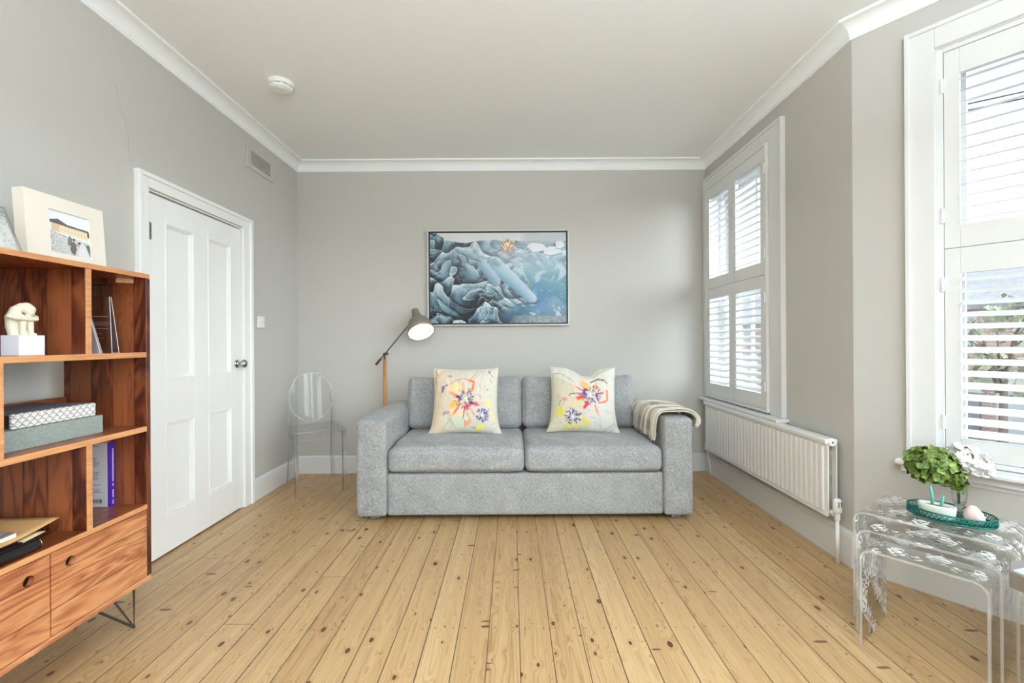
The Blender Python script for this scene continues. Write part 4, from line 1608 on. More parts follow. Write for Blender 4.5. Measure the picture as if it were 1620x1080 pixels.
bb.grid(48, 8, lambda a, b_: oval(a, max(b_, .001), -.003), closed_u=True)
bb.grid(48, 8, lambda a, b_: oval(a, max(b_, .001), .003), closed_u=True)
bk = bb.build('backrest', M['acrylic'], CR, smooth=True)
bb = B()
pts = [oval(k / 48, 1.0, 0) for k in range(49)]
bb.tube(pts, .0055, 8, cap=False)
bb.build('rim', M['painted_acrylic_edge_light'], bk, smooth=True)

# ------------------------------------------------------------------ sheesham shelf unit
CX0, CX1 = -1.780, -1.450      # back, front
CY0, CY1 = .680, 1.826
cab = root('shelf_unit', (-1.615, 1.253, 0), label='tall honey brown hardwood shelf unit with doors below, on hairpin legs', cat='shelf unit')
T_ = .020
ZB, ZT = .185, 1.404
Z_A, Z_B, Z_C = (1.072, 1.092), (.779, .799), (.472, .490)
B().box(CX0, CX1, CY0, CY1, ZT - T_, ZT).build('top_board', M['w_shelf'], cab, world=True, bevel=.005, seg=3)
B().box(CX0, CX1, CY0, CY1, ZB, ZB + T_).build('bottom_board', M['w_door'], cab, world=True, bevel=.005, seg=3)
for y in (CY0, CY1 - T_):
    B().box(CX0, CX1 - .001, y, y + T_, ZB + T_, ZT - T_).build('side_panel', M['w_side'], cab, world=True, bevel=.002)
for (a, b_) in (Z_A, Z_B, Z_C):
    o = B().box(CX0, CX1 - .004, CY0 + T_, CY1 - T_, a, b_).build('shelf', M['w_shelf'], cab, world=True, bevel=.001)
    B().box(CX1 - .004, CX1, CY0 + T_, CY1 - T_, a, b_).build('edge_band', M['w_edge'], o, world=True, bevel=.001)
B().box(CX1 - .004, CX1 + .0006, CY0 + .004, CY1 - .004, ZT - T_ + .001, ZT - .001).build('edge_band', M['w_edge'], cab, world=True, bevel=.001)


def divider(y, z0, z1):
    o = B().box(CX0, CX1 - .004, y, y + T_, z0, z1).build('divider', M['w_side'], cab, world=True, bevel=.001)
    B().box(CX1 - .004, CX1, y, y + T_, z0, z1).build('edge_band', M['w_edge'], o, world=True, bevel=.001)


divider(1.551, Z_A[1], ZT - T_)
divider(1.278, Z_B[1], Z_A[0])
divider(1.551, Z_C[1], Z_B[0])
divider(.95, Z_A[1], ZT - T_)
B().box(CX0, CX0 + .012, 1.298, CY1 - T_, Z_B[1], Z_B[1] + .119).build('back_rail', M['w_shelf'], cab, world=True, bevel=.001)
B().box(CX0, CX0 + .015, CY0 + T_, 1.551, Z_A[1], ZT - T_).build('back_panel', M['w_side'], cab, world=True)
bb = B().prism([(-1.545, CY1 - T_), (-1.545, CY1 - T_ - .03), (-1.50, CY1 - T_)], ZT - T_ - .018, ZT - T_)
bb.build('corner_block', M['w_edge'], cab, world=True)
B().box(CX0 + .02, -1.545, CY1 - T_ - .022, CY1 - T_, ZT - T_ - .022, ZT - T_).build('cleat', M['w_side'], cab, world=True, bevel=.001)
# three doors with round finger holes
dy = [(CY0 + T_ + .002, 1.0615), (1.0665, 1.4250), (1.4300, CY1 - T_ - .002)]
for k, (a, b_) in enumerate(dy):
    z0, z1 = ZB + T_ + .003, Z_C[0] - .003
    hy = {0: .99, 1: 1.363, 2: 1.492}[k]
    hz, hr = .4165, .0165
    bb = B()
    # plate with a round hole: ring of quads from the circle to the rectangle
    segs = 32
    for xx, flip in ((CX1 - .002, False), (CX1 - .020, True)):
        circ, rect = [], []
        for q in range(segs):
            an = 2 * math.pi * (q + .5) / segs
            ca, sa = math.cos(an), math.sin(an)
            circ.append(bb.bm.verts.new((xx, hy + hr * ca, hz + hr * sa)))
            ty = ((b_ - hy) / ca if ca > 0 else (a - hy) / ca) if abs(ca) > 1e-6 else 1e9
            tz = ((z1 - hz) / sa if sa > 0 else (z0 - hz) / sa) if abs(sa) > 1e-6 else 1e9
            tt = min(ty, tz)
            rect.append((hy + ca * tt, hz + sa * tt))
        # snap nearest rays to the corners
        for (cy, cz) in ((a, z0), (a, z1), (b_, z0), (b_, z1)):
            best = min(range(segs), key=lambda q: (math.atan2(cz - hz, cy - hy) - math.atan2(rect[q][1] - hz, rect[q][0] - hy)) ** 2)
            rect[best] = (cy, cz)
        rv = [bb.bm.verts.new((xx, p[0], p[1])) for p in rect]
        for q in range(segs):
            j = (q + 1) % segs
            bb.bm.faces.new((circ[q], circ[j], rv[j], rv[q]))
        if not flip:
            c0, r0_ = circ, rv
        else:
            for q in range(segs):
                j = (q + 1) % segs
                bb.bm.faces.new((c0[q], c0[j], circ[j], circ[q]))
                bb.bm.faces.new((r0_[q], r0_[j], rv[j], rv[q]))
    dd = bb.build('door', M['w_door'], cab, world=True)
B().box(CX0, CX0 + .010, CY0 + T_, CY1 - T_, ZB + T_, Z_C[0]).build('cupboard_back', M['w_side'], cab, world=True)
B().box(CX1 - .034, CX1 - .030, CY0 + T_, CY1 - T_, ZB + T_, Z_C[0]).build('inner_panel', M['w_side'], cab, world=True)
for (x, y, sx, sy) in ((-1.501, 1.775, 1, 1), (-1.501, .73, 1, -1), (-1.73, 1.775, -1, 1), (-1.73, .73, -1, -1)):
    F = Vector((x, y + .025 * sy, .006))
    bb = B()
    bb.tube([(x + .012 * sx, y + .010 * sy, ZB), F, (x - .075 * sx, y - .025 * sy, ZB)], .0048, 10)
    bb.tube([F, (x - .030 * sx, y - .145 * sy, ZB)], .0048, 10)
    bb.box(x - .09 if sx > 0 else x - .02, x + .02 if sx > 0 else x + .09, y - .15 if sy > 0 else y - .015, y + .015 if sy > 0 else y + .15, ZB - .003, ZB + .001)
    bb.build('leg', M['hair'], cab, world=True, smooth=False)

# ---- things on the shelf unit
M['cream'] = paint('cream_frame', (226, 219, 205), .5, .02, 8.)
pf = root('framed_photo', (-1.60, 1.60, ZT), label='wide cream photo frame with a small wedding photo, leaning on top of the shelf unit', cat='framed photo')
FL = T(-1.565, 1.473, ZT + .003) @ Matrix.Rotation(RAD(-4), 4, 'Y')
FW_, FH_ = .287, .232
ow = (.079, .229, .036, .184)
bb = B()
for (a, b_, c_, d_) in ((0, ow[0], 0, FH_), (ow[1], FW_, 0, FH_), (ow[0], ow[1], 0, ow[2]), (ow[0], ow[1], ow[3], FH_)):
    bb.box(-.036, 0, a, b_, c_, d_, FL)
bmesh.ops.remove_doubles(bb.bm, verts=bb.bm.verts, dist=.0001)
bb.build('frame', M['cream'], pf, world=True)
cvp = Canvas(170, 190, (228, 230, 236), aspect=.9)
cvp.put((cvp.y - .50 - cvp.x * .10) / .01, (206, 206, 204))
cvp.put(((cvp.y - .50 - cvp.x * .10) / .01, (cvp.n2 - .46) * 8, .85 - cvp.x), (120, 118, 116), .8)
# long pale building with a grey hipped roof
bt_ = .25 + (cvp.x - .1) * .06
cvp.put(((cvp.y - bt_ - .055) / .006, (.48 + cvp.x * .08 - cvp.y) / .006, (cvp.x - .09) / .005, (.97 - cvp.x) / .005), (226, 208, 176))
cvp.put(((cvp.y - bt_ - .005 + np.clip(.22 - np.abs(cvp.x - .24), 0, 1) * .35) / .006, (bt_ + .06 - cvp.y) / .006, (cvp.x - .05) / .01, (.98 - cvp.x) / .01), (92, 88, 90))
cvp.put(((cvp.y - bt_ - .055) / .006, (.48 + cvp.x * .08 - cvp.y) / .006, (cvp.x - .09) / .005, (.27 - cvp.x) / .005), (204, 180, 150))
for k in range(8):
    xx = .32 + k * .08
    yy = .265 + (xx - .1) * .06
    for q in (.06, .15):
        cvp.blob(xx, yy + q, .010, .022, (120, 104, 110), al=.9, rag=.2)
cvp.stroke([(.02, .49), (.40, .56)], .008, (52, 50, 48), .9)
cvp.blob(.50, .66, .07, .14, (96, 98, 88), .1, .9, .3, .8)
cvp.blob(.95, .80, .14, .20, (92, 92, 76), -.6, .95, .2, .4)
cvp.put(((.10 - np.abs(cvp.x - .80 - (cvp.y - .7) * .35)) / .02, (cvp.y - .66) / .02), (216, 214, 214))
cvp.blob(.575, .80, .085, .20, (104, 98, 98), .05, 1., .2, .3)
cvp.blob(.60, .60, .032, .036, (70, 56, 52), 0, 1., .2, .2)
cvp.blob(.69, .70, .05, .07, (190, 150, 146), 0, 1., .3, .5)
cvp.blob(.73, .655, .035, .036, (60, 46, 44), 0, 1., .2, .2)
cvp.blob(.78, .88, .11, .14, (222, 218, 218), .2, 1., .3, .4)
cvp.blob(.97, .40, .03, .10, (40, 38, 44), 0, 1., .2, .2)
picture('photograph', cvp, 170, 190, lambda a, b_: FL @ Vector((-.006, ow[0] - .002 + (ow[1] - ow[0] + .004) * a, ow[3] + .002 - (ow[3] - ow[2] + .004) * b_)), M['art'], pf)
B().box(-.0365, -.034, .02, FW_ - .02, .02, FH_ - .02, FL).build('back_board', M['gap'], pf, world=True)
B().box(-.150, -.036, .135, .155, .0, .004, T(0, 0, 0) @ FL @ T(0, 0, .0) ).build('strut', M['cream'], pf, world=True)

af = root('framed_picture', (-1.49, 1.27, ZT), label='frameless clear picture leaning at the left end of the shelf unit top, magenta stripe', cat='framed photo')
AL = T(-1.468, 1.140, ZT + .002) @ Matrix.Rotation(RAD(-22), 4, 'Y')
cvf = Canvas(100, 70, (206, 208, 202), aspect=.7)
cvf.put(((.785 - cvf.x) / .015, (cvf.y - .35) / .02), (190, 30, 150))
cvf.put(np.clip((cvf.n - .45) * 4, 0, 1) * (cvf.x > .6), (168, 178, 166), .7)
cvf.put(((.3 - cvf.y) / .1, (cvf.x > .7) * 1., (cvf.n2 - .4) * 5), (96, 104, 96), .7)
picture('print', cvf, 100, 70, lambda a, b_: AL @ Vector((-.006, .222 * a, .138 - .136 * b_)), M['art'], af)
bb = B().box(-.0055, 0, 0, .224, 0, .140, AL)
bb.build('glass', M['acrylic'], af, world=True, bevel=.001)
bb = B()
bb.box(-.008, .0005, .222, .2255, 0, .141, AL)
bb.box(-.008, .0005, 0, .222, .139, .1415, AL)
bb.build('edge', M['crystal'], af, world=True)
B().box(-.012, -.008, 0, .224, 0, .139, AL).build('backing', M['cream'], af, world=True)

# figurine
fg = root('figurine', (-1.513, 1.408, Z_A[1]), label='stone figurine hugging its knees on a white block, top shelf of the shelf unit', cat='figurine')
M['block'] = paint('white_block', (222, 222, 228), .45, .01, 10.)
M['stone'] = paint('pale_stone', (206, 200, 180), .7, .04, 40., .2)
B().box(-1.540, -1.484, 1.370, 1.446, Z_A[1], Z_A[1] + .062).build('plinth', M['block'], fg, world=True, bevel=.001)
bb = B()
zb = Z_A[1] + .060
fc = T(-1.512, 1.405, zb)


def cap_(pts, rs_):
    P = [fc @ Vector(p) for p in pts]
    bb.tube(P, rs_, 14)
    for p, r_ in zip(P, rs_):
        bmesh.ops.create_uvsphere(bb.bm, u_segments=14, v_segments=10, radius=r_ * 1.0, matrix=Matrix.Translation(p))


# x towards the room, y along the shelf, z up
cap_([(-.012, -.014, .006), (-.014, -.016, .030), (-.012, -.018, .056), (-.006, -.012, .078), (.000, -.002, .090)], [.013, .015, .016, .015, .012])
cap_([(.002, .010, .088), (.006, .014, .082), (.008, .015, .074)], [.0165, .0165, .0125])
cap_([(-.008, -.024, .070), (.002, -.038, .060), (.014, -.026, .054), (.019, .004, .051), (.017, .026, .053)], [.0085, .008, .0068, .006, .0062])
cap_([(-.004, .022, .064), (.006, .034, .058), (.016, .022, .053), (.019, -.006, .052), (.017, -.026, .055)], [.0085, .0078, .0066, .006, .0062])
cap_([(.004, -.008, .058), (.010, -.007, .040), (.010, -.008, .010), (.012, -.008, .004)], [.011, .0095, .0078, .006])
cap_([(.004, .012, .058), (.010, .013, .040), (.010, .015, .010), (.012, .015, .004)], [.011, .0095, .0078, .006])
cap_([(.010, -.008, .0055), (.021, -.006, .0045)], [.0062, .005])
cap_([(.010, .015, .0055), (.021, .018, .0045)], [.0062, .005])
cap_([(-.012, -.012, .008), (-.004, .004, .010), (-.006, .016, .012)], [.014, .014, .012])
o = bb.build('figure', M['stone'], fg, world=True, smooth=True, fix=False)
m_ = o.modifiers.new('remesh', 'REMESH')
m_.mode = 'VOXEL'
m_.voxel_size = .0013
m_.use_smooth_shade = True
m_ = o.modifiers.new('smooth', 'SMOOTH')
m_.iterations = 4
m_.factor = .5

M['frost'] = milky_mat('frosted_crystal', .35, (.70, .68, .76))
# crystal award
aw_ = root('crystal_award', (-1.53, 1.67, Z_A[1]), label='clear crystal award with engraved lines, upper right compartment of the shelf unit', cat='award')
z0 = Z_A[1]
bb = B()
TR = [(-1.586, 1.640), (-1.488, 1.700)]
a0, a1 = Vector((-1.600, 1.655, z0)), Vector((-1.500, 1.640, z0))


def awardv(p):
    return bb.bm.verts.new(p)


fb = [Vector((-1.600, 1.700, z0)), Vector((-1.494, 1.700, z0)), Vector((-1.494, 1.730, z0)), Vector((-1.600, 1.730, z0))]
ft = [Vector((-1.600, 1.714, z0 + .216)), Vector((-1.515, 1.714, z0 + .211)), Vector((-1.515, 1.721, z0 + .211)), Vector((-1.600, 1.721, z0 + .216))]
vb = [awardv(p) for p in fb]
vt = [awardv(p) for p in ft]
bb.bm.faces.new(vb[::-1])
bb.bm.faces.new(vt)
for i in range(4):
    bb.bm.faces.new((vb[i], vb[(i + 1) % 4], vt[(i + 1) % 4], vt[i]))
blk = bb.build('plaque', M['crystal'], aw_, world=True, bevel=.001)
bb = B()  # whitish tubes painting in highlights on the plaque's bevels
for p, q in ((fb[1], ft[1]), (fb[0], ft[0]), (fb[1], fb[2]), (fb[2], ft[2])):
    bb.tube([p, q], .0011, 5)
bb.build('painted_bevel_highlight', M['painted_bright_edge'], blk, world=True)
M['etch'] = paint('etched_lines', (196, 186, 184), .8, .05, 60.)
bb = B()
rs3 = random.Random(2)
for (v, u0, u1, th) in ((.64, .12, .92, .0016), (.54, .20, .92, .0010), (.515, .22, .92, .0010), (.49, .22, .92, .0010), (.43, .26, .90, .0010), (.34, .50, .68, .0010), (.26, .50, .70, .0010)):
    u = u0
    while u < u1:
        du = rs3.uniform(.02, .07)
        P = []
        for (uu_, vv_) in ((u, v), (min(u + du, u1), v)):
            lo = fb[0].lerp(fb[1], uu_)
            hi = ft[0].lerp(ft[1], uu_)
            P.append(lo.lerp(hi, vv_) + Vector((0, -.0006, 0)))
        bb.quad(P[0], P[1], P[1] + Vector((0, 0, th)), P[0] + Vector((0, 0, th)))
        u += du + .015
bb.build('engraving', M['etch'], blk, world=True)
bb = B()
vs = [awardv(Vector(p)) for p in ((-1.540, 1.615, z0), (-1.462, 1.615, z0), (-1.462, 1.627, z0), (-1.540, 1.627, z0), (-1.508, 1.618, z0 + .160), (-1.508, 1.624, z0 + .160))]
for f in ((0, 1, 2, 3), (0, 4, 1), (3, 2, 5), (0, 3, 5, 4), (1, 4, 5, 2)):
    bb.bm.faces.new([vs[i] for i in f])
fin = bb.build('side_fin', M['frost'], aw_, world=True, bevel=.0008)
bb = B()  # whitish tubes painting in highlights round the fin
for p, q in (((-1.540, 1.615, z0 + .001), (-1.508, 1.618, z0 + .160)), ((-1.462, 1.615, z0 + .001), (-1.508, 1.618, z0 + .160)), ((-1.540, 1.615, z0 + .001), (-1.462, 1.615, z0 + .001))):
    bb.tube([p, q], .0010, 5)
bb.build('painted_bevel_highlight', M['painted_bright_edge'], fin, world=True)

# albums on the middle shelf
t = NT('grey_green_cloth')
f = t.noise(t.obj(), 500., 3., .7)
t.pbr(t.ramp(f, [(.3, C3(96, 102, 98)), (.5, C3(132, 140, 134)), (.7, C3(170, 176, 168))]), .9, 0., t.bump(f, .3, .001))
M['cloth_green'] = t.m
t = NT('dark_heather_cover')
f = t.noise(t.obj(), 600., 3., .7)
t.pbr(t.ramp(f, [(.3, C3(60, 58, 66)), (.5, C3(104, 100, 108)), (.7, C3(150, 146, 152))]), .85)
M['cloth_dark'] = t.m
t = NT('white_scallop_pattern')
x, y, z = t.sep(t.obj())
cw_ = .024
rowh = .0118
row = t.math('FLOOR', t.math('DIVIDE', z, rowh))
yy = t.math('ADD', t.math('DIVIDE', y, cw_), t.math('MULTIPLY', t.math('MODULO', t.math('ADD', row, 100.), 2.), .5))
fx = t.math('SUBTRACT', t.math('FRACT', yy), .5)
fz = t.math('DIVIDE', t.math('SUBTRACT', z, t.math('MULTIPLY', row, rowh)), cw_)
rad = t.math('SQRT', t.math('ADD', t.math('MULTIPLY', fx, fx), t.math('MULTIPLY', fz, fz)))
ang = t.math('ARCTAN2', fz, fx)
ray = t.math('ABSOLUTE', t.math('SINE', t.math('MULTIPLY', ang, 6.)))
l1 = t.math('MULTIPLY', t.math('LESS_THAN', ray, .30), t.math('GREATER_THAN', rad, .14))
l2 = t.math('LESS_THAN', t.math('ABSOLUTE', t.math('SUBTRACT', rad, .46)), .04)
mk = t.math('MAXIMUM', l1, l2)
t.pbr(t.mix(t.math('MULTIPLY', mk, .78), C3(226, 223, 220), C3(50, 48, 54)), .7)
M['scallop'] = t.m
M['paper'] = paint('page_edges', (226, 222, 212), .85, .04, 120.)
M['leather'] = paint('brown_pages', (66, 44, 38), .7, .2, 60.)
ab = root('photo_album', (-1.645, 1.50, Z_B[1]), label='thick grey-green cloth album lying flat, bottom of the two on the middle shelf', cat='album')
B().box(-1.765, -1.531, 1.313, 1.685, Z_B[1] + .004, Z_B[1] + .060).build('pages', M['paper'], ab, world=True)
bb = B()
bb.box(-1.768, -1.530, 1.310, 1.690, Z_B[1], Z_B[1] + .004)
bb.box(-1.768, -1.530, 1.310, 1.690, Z_B[1] + .060, Z_B[1] + .064)
bb.box(-1.532, -1.522, 1.310, 1.692, Z_B[1], Z_B[1] + .064)
bb.build('cover', M['cloth_green'], ab, world=True, bevel=.003, seg=3)
zz = Z_B[1] + .065
ab = root('photo_album', (-1.645, 1.53, zz), label='album with black and white scalloped spine, lying on top of the grey-green album', cat='album')
bb = B()
bb.box(-1.765, -1.540, 1.397, 1.670, zz + .003, zz + .043)
bb.build('pages', M['leather'], ab, world=True)
bb = B()
bb.box(-1.768, -1.544, 1.394, 1.674, zz + .043, zz + .0465)
bb.box(-1.768, -1.544, 1.394, 1.674, zz, zz + .003)
bb.build('cover', M['cloth_dark'], ab, world=True, bevel=.001)
bb = B()
bb.box(-1.544, -1.532, 1.393, 1.675, zz, zz + .0468)
bb.build('spine', M['scallop'], ab, world=True, bevel=.004, seg=3)

# purple book standing in the lower right compartment
bk_ = root('book', (-1.645, 1.79, Z_C[1]), label='upright book with purple spine and pale back cover, lower right compartment of the shelf unit', cat='book')
z0 = Z_C[1]
M['cover_w'] = paint('pale_book_cover', (234, 231, 238), .4, .02, 8.)
M['purple'] = paint('purple_spine', (66, 24, 150), .35, .05, 20.)
M['ink'] = paint('grey_print', (120, 116, 126), .6, .1, 90.)
M['inkb'] = paint('black_print', (38, 36, 44), .6, .1, 90.)
M['white_ink'] = paint('white_print', (230, 224, 244), .5, .03, 90.)
B().box(-1.708, -1.584, 1.779, 1.801, z0 + .002, z0 + .248).build('pages', M['paper'], bk_, world=True)
bb = B()
bb.box(-1.712, -1.582, 1.776, 1.779, z0, z0 + .250)
bb.box(-1.712, -1.582, 1.801, 1.804, z0, z0 + .250)
cvr = bb.build('cover', M['cover_w'], bk_, world=True, bevel=.0008)
spn = B().box(-1.584, -1.576, 1.7765, 1.804, z0, z0 + .250).build('spine', M['purple'], bk_, world=True, bevel=.002)
bb = B()
rs4 = random.Random(5)
for k, z in enumerate([.235] + [.190 - q * .0058 for q in range(7)] + [.135 - q * .0058 for q in range(6)] + [.085, .068, .062, .056]):
    x = -1.700 if k else -1.66
    xe = -1.612 + rs4.uniform(-.012, .006)
    while x < xe:
        dx = rs4.uniform(.004, .010)
        bb.quad((x, 1.7756, z0 + z), (min(x + dx, xe), 1.7756, z0 + z), (min(x + dx, xe), 1.7756, z0 + z + .0022), (x, 1.7756, z0 + z + .0022))
        x += dx + .0018
    if k == 0:
        bb.build('printed_heading', M['ink'], cvr, world=True)
        bb = B()
bb.build('printed_text', M['ink'], cvr, world=True)
bb = B()
x = -1.655
while x < -1.606:
    dx = rs4.choice((.0008, .0012, .002, .003))
    bb.quad((x, 1.7755, z0 + .015), (x + dx, 1.7755, z0 + .015), (x + dx, 1.7755, z0 + .030), (x, 1.7755, z0 + .030))
    x += dx + rs4.choice((.0008, .0014, .002))
bb.build('barcode', M['inkb'], cvr, world=True)
bb = B()
z = .225
while z > .008:
    dz = rs4.uniform(.002, .0045)
    if not (.100 > z > .088 or .078 > z > .068 or .034 > z > .026):
        bb.quad((-1.5754, 1.791 - rs4.uniform(0, .002), z0 + z), (-1.5754, 1.7955 + rs4.uniform(0, .0015), z0 + z), (-1.5754, 1.7955, z0 + z - dz), (-1.5754, 1.791, z0 + z - dz))
    z -= dz + .0012
bb.build('spine_lettering', M['white_ink'], spn, world=True)

# stack on the lower shelf: black tube, envelopes, magazine
M['manila'] = paint('manila_paper', (196, 154, 100), .8, .05, 12.)
M['manila2'] = paint('pale_manila', (216, 196, 156), .8, .05, 12.)
t = NT('grey_magazine_cover')
x, y, z = t.sep(t.obj())
f = t.noise(t.comb(t.math('MULTIPLY', x, 60.), t.math('MULTIPLY', y, 14.), z), 1., 4., .6, 1.)
t.pbr(t.ramp(f, [(.3, C3(86, 84, 92)), (.5, C3(140, 136, 140)), (.7, C3(196, 192, 190))]), .4)
M['mag'] = t.m
z0 = Z_C[1]
fd = root('folder', (-1.66, 1.22, z0), label='dark flat folder under the brown envelopes on the lower shelf', cat='folder')
B().box(-1.765, -1.560, .98, 1.46, z0, z0 + .020).build('folder_cover', M['black'], fd, world=True, bevel=.003)
B().box(-1.762, -1.557, .985, 1.455, z0 + .004, z0 + .016).build('papers', M['paper'], fd, world=True)


def envelope(name, label, mat, z, x0, x1, y0, y1, lift, rz_):
    r = root(name, ((x0 + x1) / 2, (y0 + y1) / 2, z), label=label, cat='envelope')
    cxy = T((x0 + x1) / 2, (y0 + y1) / 2, z) @ rot_z(RAD(rz_))
    bb = B()

    def fn_(a, b_):
        return cxy @ Vector(((x1 - x0) * (a - .5), (y1 - y0) * (b_ - .5), lift * b_ ** 3 + .003 * math.sin(b_ * 7) * a))
    bb.grid(10, 24, fn_)
    o_ = bb.build('paper', mat, r, world=True, smooth=True, fix=False, solid=.002)
    B().box((x1 - x0) * -.45, (x1 - x0) * .45, (y1 - y0) * -.46, (y1 - y0) * -.28, .0015, .0025, cxy).build('flap', mat, r, world=True)
    return r


envelope('envelope', 'pale envelope just above the dark folder, lower of the two on the lower shelf', M['manila2'], z0 + .024, -1.755, -1.500, 1.00, 1.465, .006, 3)
envelope('envelope', 'brown envelope with a curled-up corner on top of the pale envelope', M['manila'], z0 + .033, -1.765, -1.510, 1.02, 1.52, .022, 2)
mg = root('magazine', (-1.62, 1.22, z0 + .040), label='thick grey-covered magazine with white page edges on top of the brown envelope', cat='magazine')
mgm = T(-1.640, 1.215, z0 + .040) @ rot_z(RAD(2))
B().box(-.108, .110, -.19, .19, .0, .0135, mgm).build('pages', M['paper'], mg, world=True, bevel=.002)
B().box(-.110, .111, -.191, .191, .0135, .015, mgm).build('cover', M['mag'], mg, world=True)
ut = root('black_tube', (-1.478, 1.23, z0 + .020), label='shiny black tube lying along the front edge of the lower shelf', cat='tube')
B().tube([(-1.476, 1.00, z0 + .0185), (-1.476, 1.395, z0 + .0185), (-1.476, 1.408, z0 + .0185)], [.0185, .0185, .016], 28).build('barrel', M['black'], ut, world=True, bevel=.001)
B().tube([(-1.476, 1.4085, z0 + .0185), (-1.476, 1.411, z0 + .0185)], .0172, 28).build('end_ring', M['chrome'], ut, world=True, bevel=.0005)
B().tube([(-1.500, 1.00, z0 + .0385), (-1.500, 1.375, z0 + .0385)], .0035, 12).build('clip_rod', M['chrome'], ut, world=True, smooth=True)
B().box(-1.512, -1.492, 1.00, 1.385, z0 + .028, z0 + .036).build('clip', M['black'], ut, world=True, bevel=.002)

# ------------------------------------------------------------------ nest of three clear tables by the bay
RB = -math.atan2(.8, .6)


def lace(t):
    x, y, z = t.sep(t.obj())
    s_ = t.math('SUBTRACT', t.math('ABSOLUTE', t.math('SUBTRACT', x, .2)), z)
    v = t.comb(t.math('MULTIPLY', s_, 78.), t.math('MULTIPLY', y, 120.), 0.)
    wv = t.n('ShaderNodeTexNoise', Vector=t.comb(s_, y, 1.), Scale=14., Detail=1.)
    wsep = t.sep(wv.outputs['Color'])
    v2 = t.comb(t.math('ADD', t.math('MULTIPLY', s_, 54.), t.math('MULTIPLY', wsep[0], 3.)), t.math('ADD', t.math('MULTIPLY', y, 84.), t.math('MULTIPLY', wsep[1], 3.)), 0.)
    vo = t.n('ShaderNodeTexVoronoi', Vector=v2, Scale=1., Randomness=.8, _voronoi_dimensions='2D')
    pet = t.math('LESS_THAN', vo.outputs['Distance'], .42)
    msk = t.noise(t.comb(s_, y, 3.), 11., 2., .5)
    m = t.math('GREATER_THAN', msk, .525)
    low = t.smooth(z, .16, .34)
    right = t.math('GREATER_THAN', x, .28)
    keep = t.math('MAXIMUM', low, t.math('MULTIPLY', t.math('SUBTRACT', 1., right), .75))
    return t.math('MULTIPLY', t.math('MULTIPLY', t.math('MULTIPLY', pet, m), keep), .80)


M['lace'] = clear_mat('etched_clear_acrylic', (.985, .988, .988), (.84, .85, .85), .03, 2.4, lace=lace, refl=.7)


def waterfall(label, fx, fy, L, D, Hh, grp='nest of clear tables'):
    r = root('nesting_table', (fx, fy, 0), RB, label=label, cat='side table', group=None)
    th, R_ = .008, .042
    outp, inp = [], []
    outp.append((0, 0)); inp.append((th, 0))
    for k in range(9):
        a = RAD(180 - 90 * k / 8)
        outp.append((R_ + R_ * math.cos(a), Hh - R_ + R_ * math.sin(a)))
        inp.append((R_ + (R_ - th) * math.cos(a), Hh - R_ + (R_ - th) * math.sin(a)))
    for k in range(9):
        a = RAD(90 - 90 * k / 8)
        outp.append((L - R_ + R_ * math.cos(a), Hh - R_ + R_ * math.sin(a)))
        inp.append((L - R_ + (R_ - th) * math.cos(a), Hh - R_ + (R_ - th) * math.sin(a)))
    outp.append((L, 0)); inp.append((L - th, 0))
    bb = B()
    V = []
    for yy in (0, D):
        V.append(([bb.bm.verts.new((p[0], yy, p[1])) for p in outp], [bb.bm.verts.new((p[0], yy, p[1])) for p in inp]))
    n = len(outp)
    (o0, i0), (o1, i1) = V
    for k in range(n - 1):
        bb.bm.faces.new((o0[k], o0[k + 1], o1[k + 1], o1[k]))
        bb.bm.faces.new((i0[k + 1], i0[k], i1[k], i1[k + 1]))
        bb.bm.faces.new((o0[k + 1], o0[k], i0[k], i0[k + 1]))
        bb.bm.faces.new((o1[k], o1[k + 1], i1[k + 1], i1[k]))
    for k in (0, n - 1):
        bb.bm.faces.new((o0[k], o1[k], i1[k], i0[k]))
    sheet = bb.build('sheet', M['lace'], r, smooth=False)
    # pale strips painting in the light on the polished edges
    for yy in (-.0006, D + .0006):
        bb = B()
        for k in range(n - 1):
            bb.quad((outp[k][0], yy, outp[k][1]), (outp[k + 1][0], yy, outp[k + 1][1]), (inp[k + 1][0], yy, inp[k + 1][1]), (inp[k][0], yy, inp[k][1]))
        bb.build('painted_edge_highlight', M['painted_edge_glow'], sheet, fix=False)
    return r


M['painted_edge_glow'] = milky_mat('painted_sheet_edge_glow', .34)  # white diffuse share painting in the brightness of the sheet edges
waterfall('largest clear acrylic side table, etched with white petals, carrying the green tray', 1.384, 1.853, .455, .330, .435)
waterfall('middle clear acrylic side table, pulled out from under the largest one', 1.332, 1.769, .392, .310, .398)
waterfall('smallest and lowest clear acrylic side table, nearest the camera', 1.280, 1.684, .338, .293, .358)

# tray with pierced gallery
TRC = Vector((1.690, 1.760, .4352))
ty = root('tray', tuple(TRC), RB, label='oval emerald green pierced metal tray on the largest clear table', cat='tray')
M['teal'] = paint('emerald_metal', (8, 104, 92), .25, .08, 20., metal=.5)
TA, TB = .128, .092
bb = B().lathe([(0, .0), (1, .0), (1.0, .003), (0, .003)], T(0, 0, 0), 64, TA, TB)
bb.build('base', M['teal'], ty)
bb = B()
for z, r_ in ((.004, .0022), (.029, .0024)):
    pts = [(TA * math.cos(2 * math.pi * k / 72), TB * math.sin(2 * math.pi * k / 72), z) for k in range(73)]
    bb.tube(pts, r_, 8, cap=False)
bb.build('rim', M['teal'], ty, smooth=True)
bb = B()
N = 54
for k in range(N):
    for dd in (1, -1):
        a0_, a1_ = 2 * math.pi * k / N, 2 * math.pi * (k + dd * 1.5) / N
        am = (a0_ + a1_) / 2
        bb.tube([(TA * math.cos(a0_), TB * math.sin(a0_), .004), (TA * math.cos(am), TB * math.sin(am), .0165), (TA * math.cos(a1_), TB * math.sin(a1_), .029)], .0013, 5)
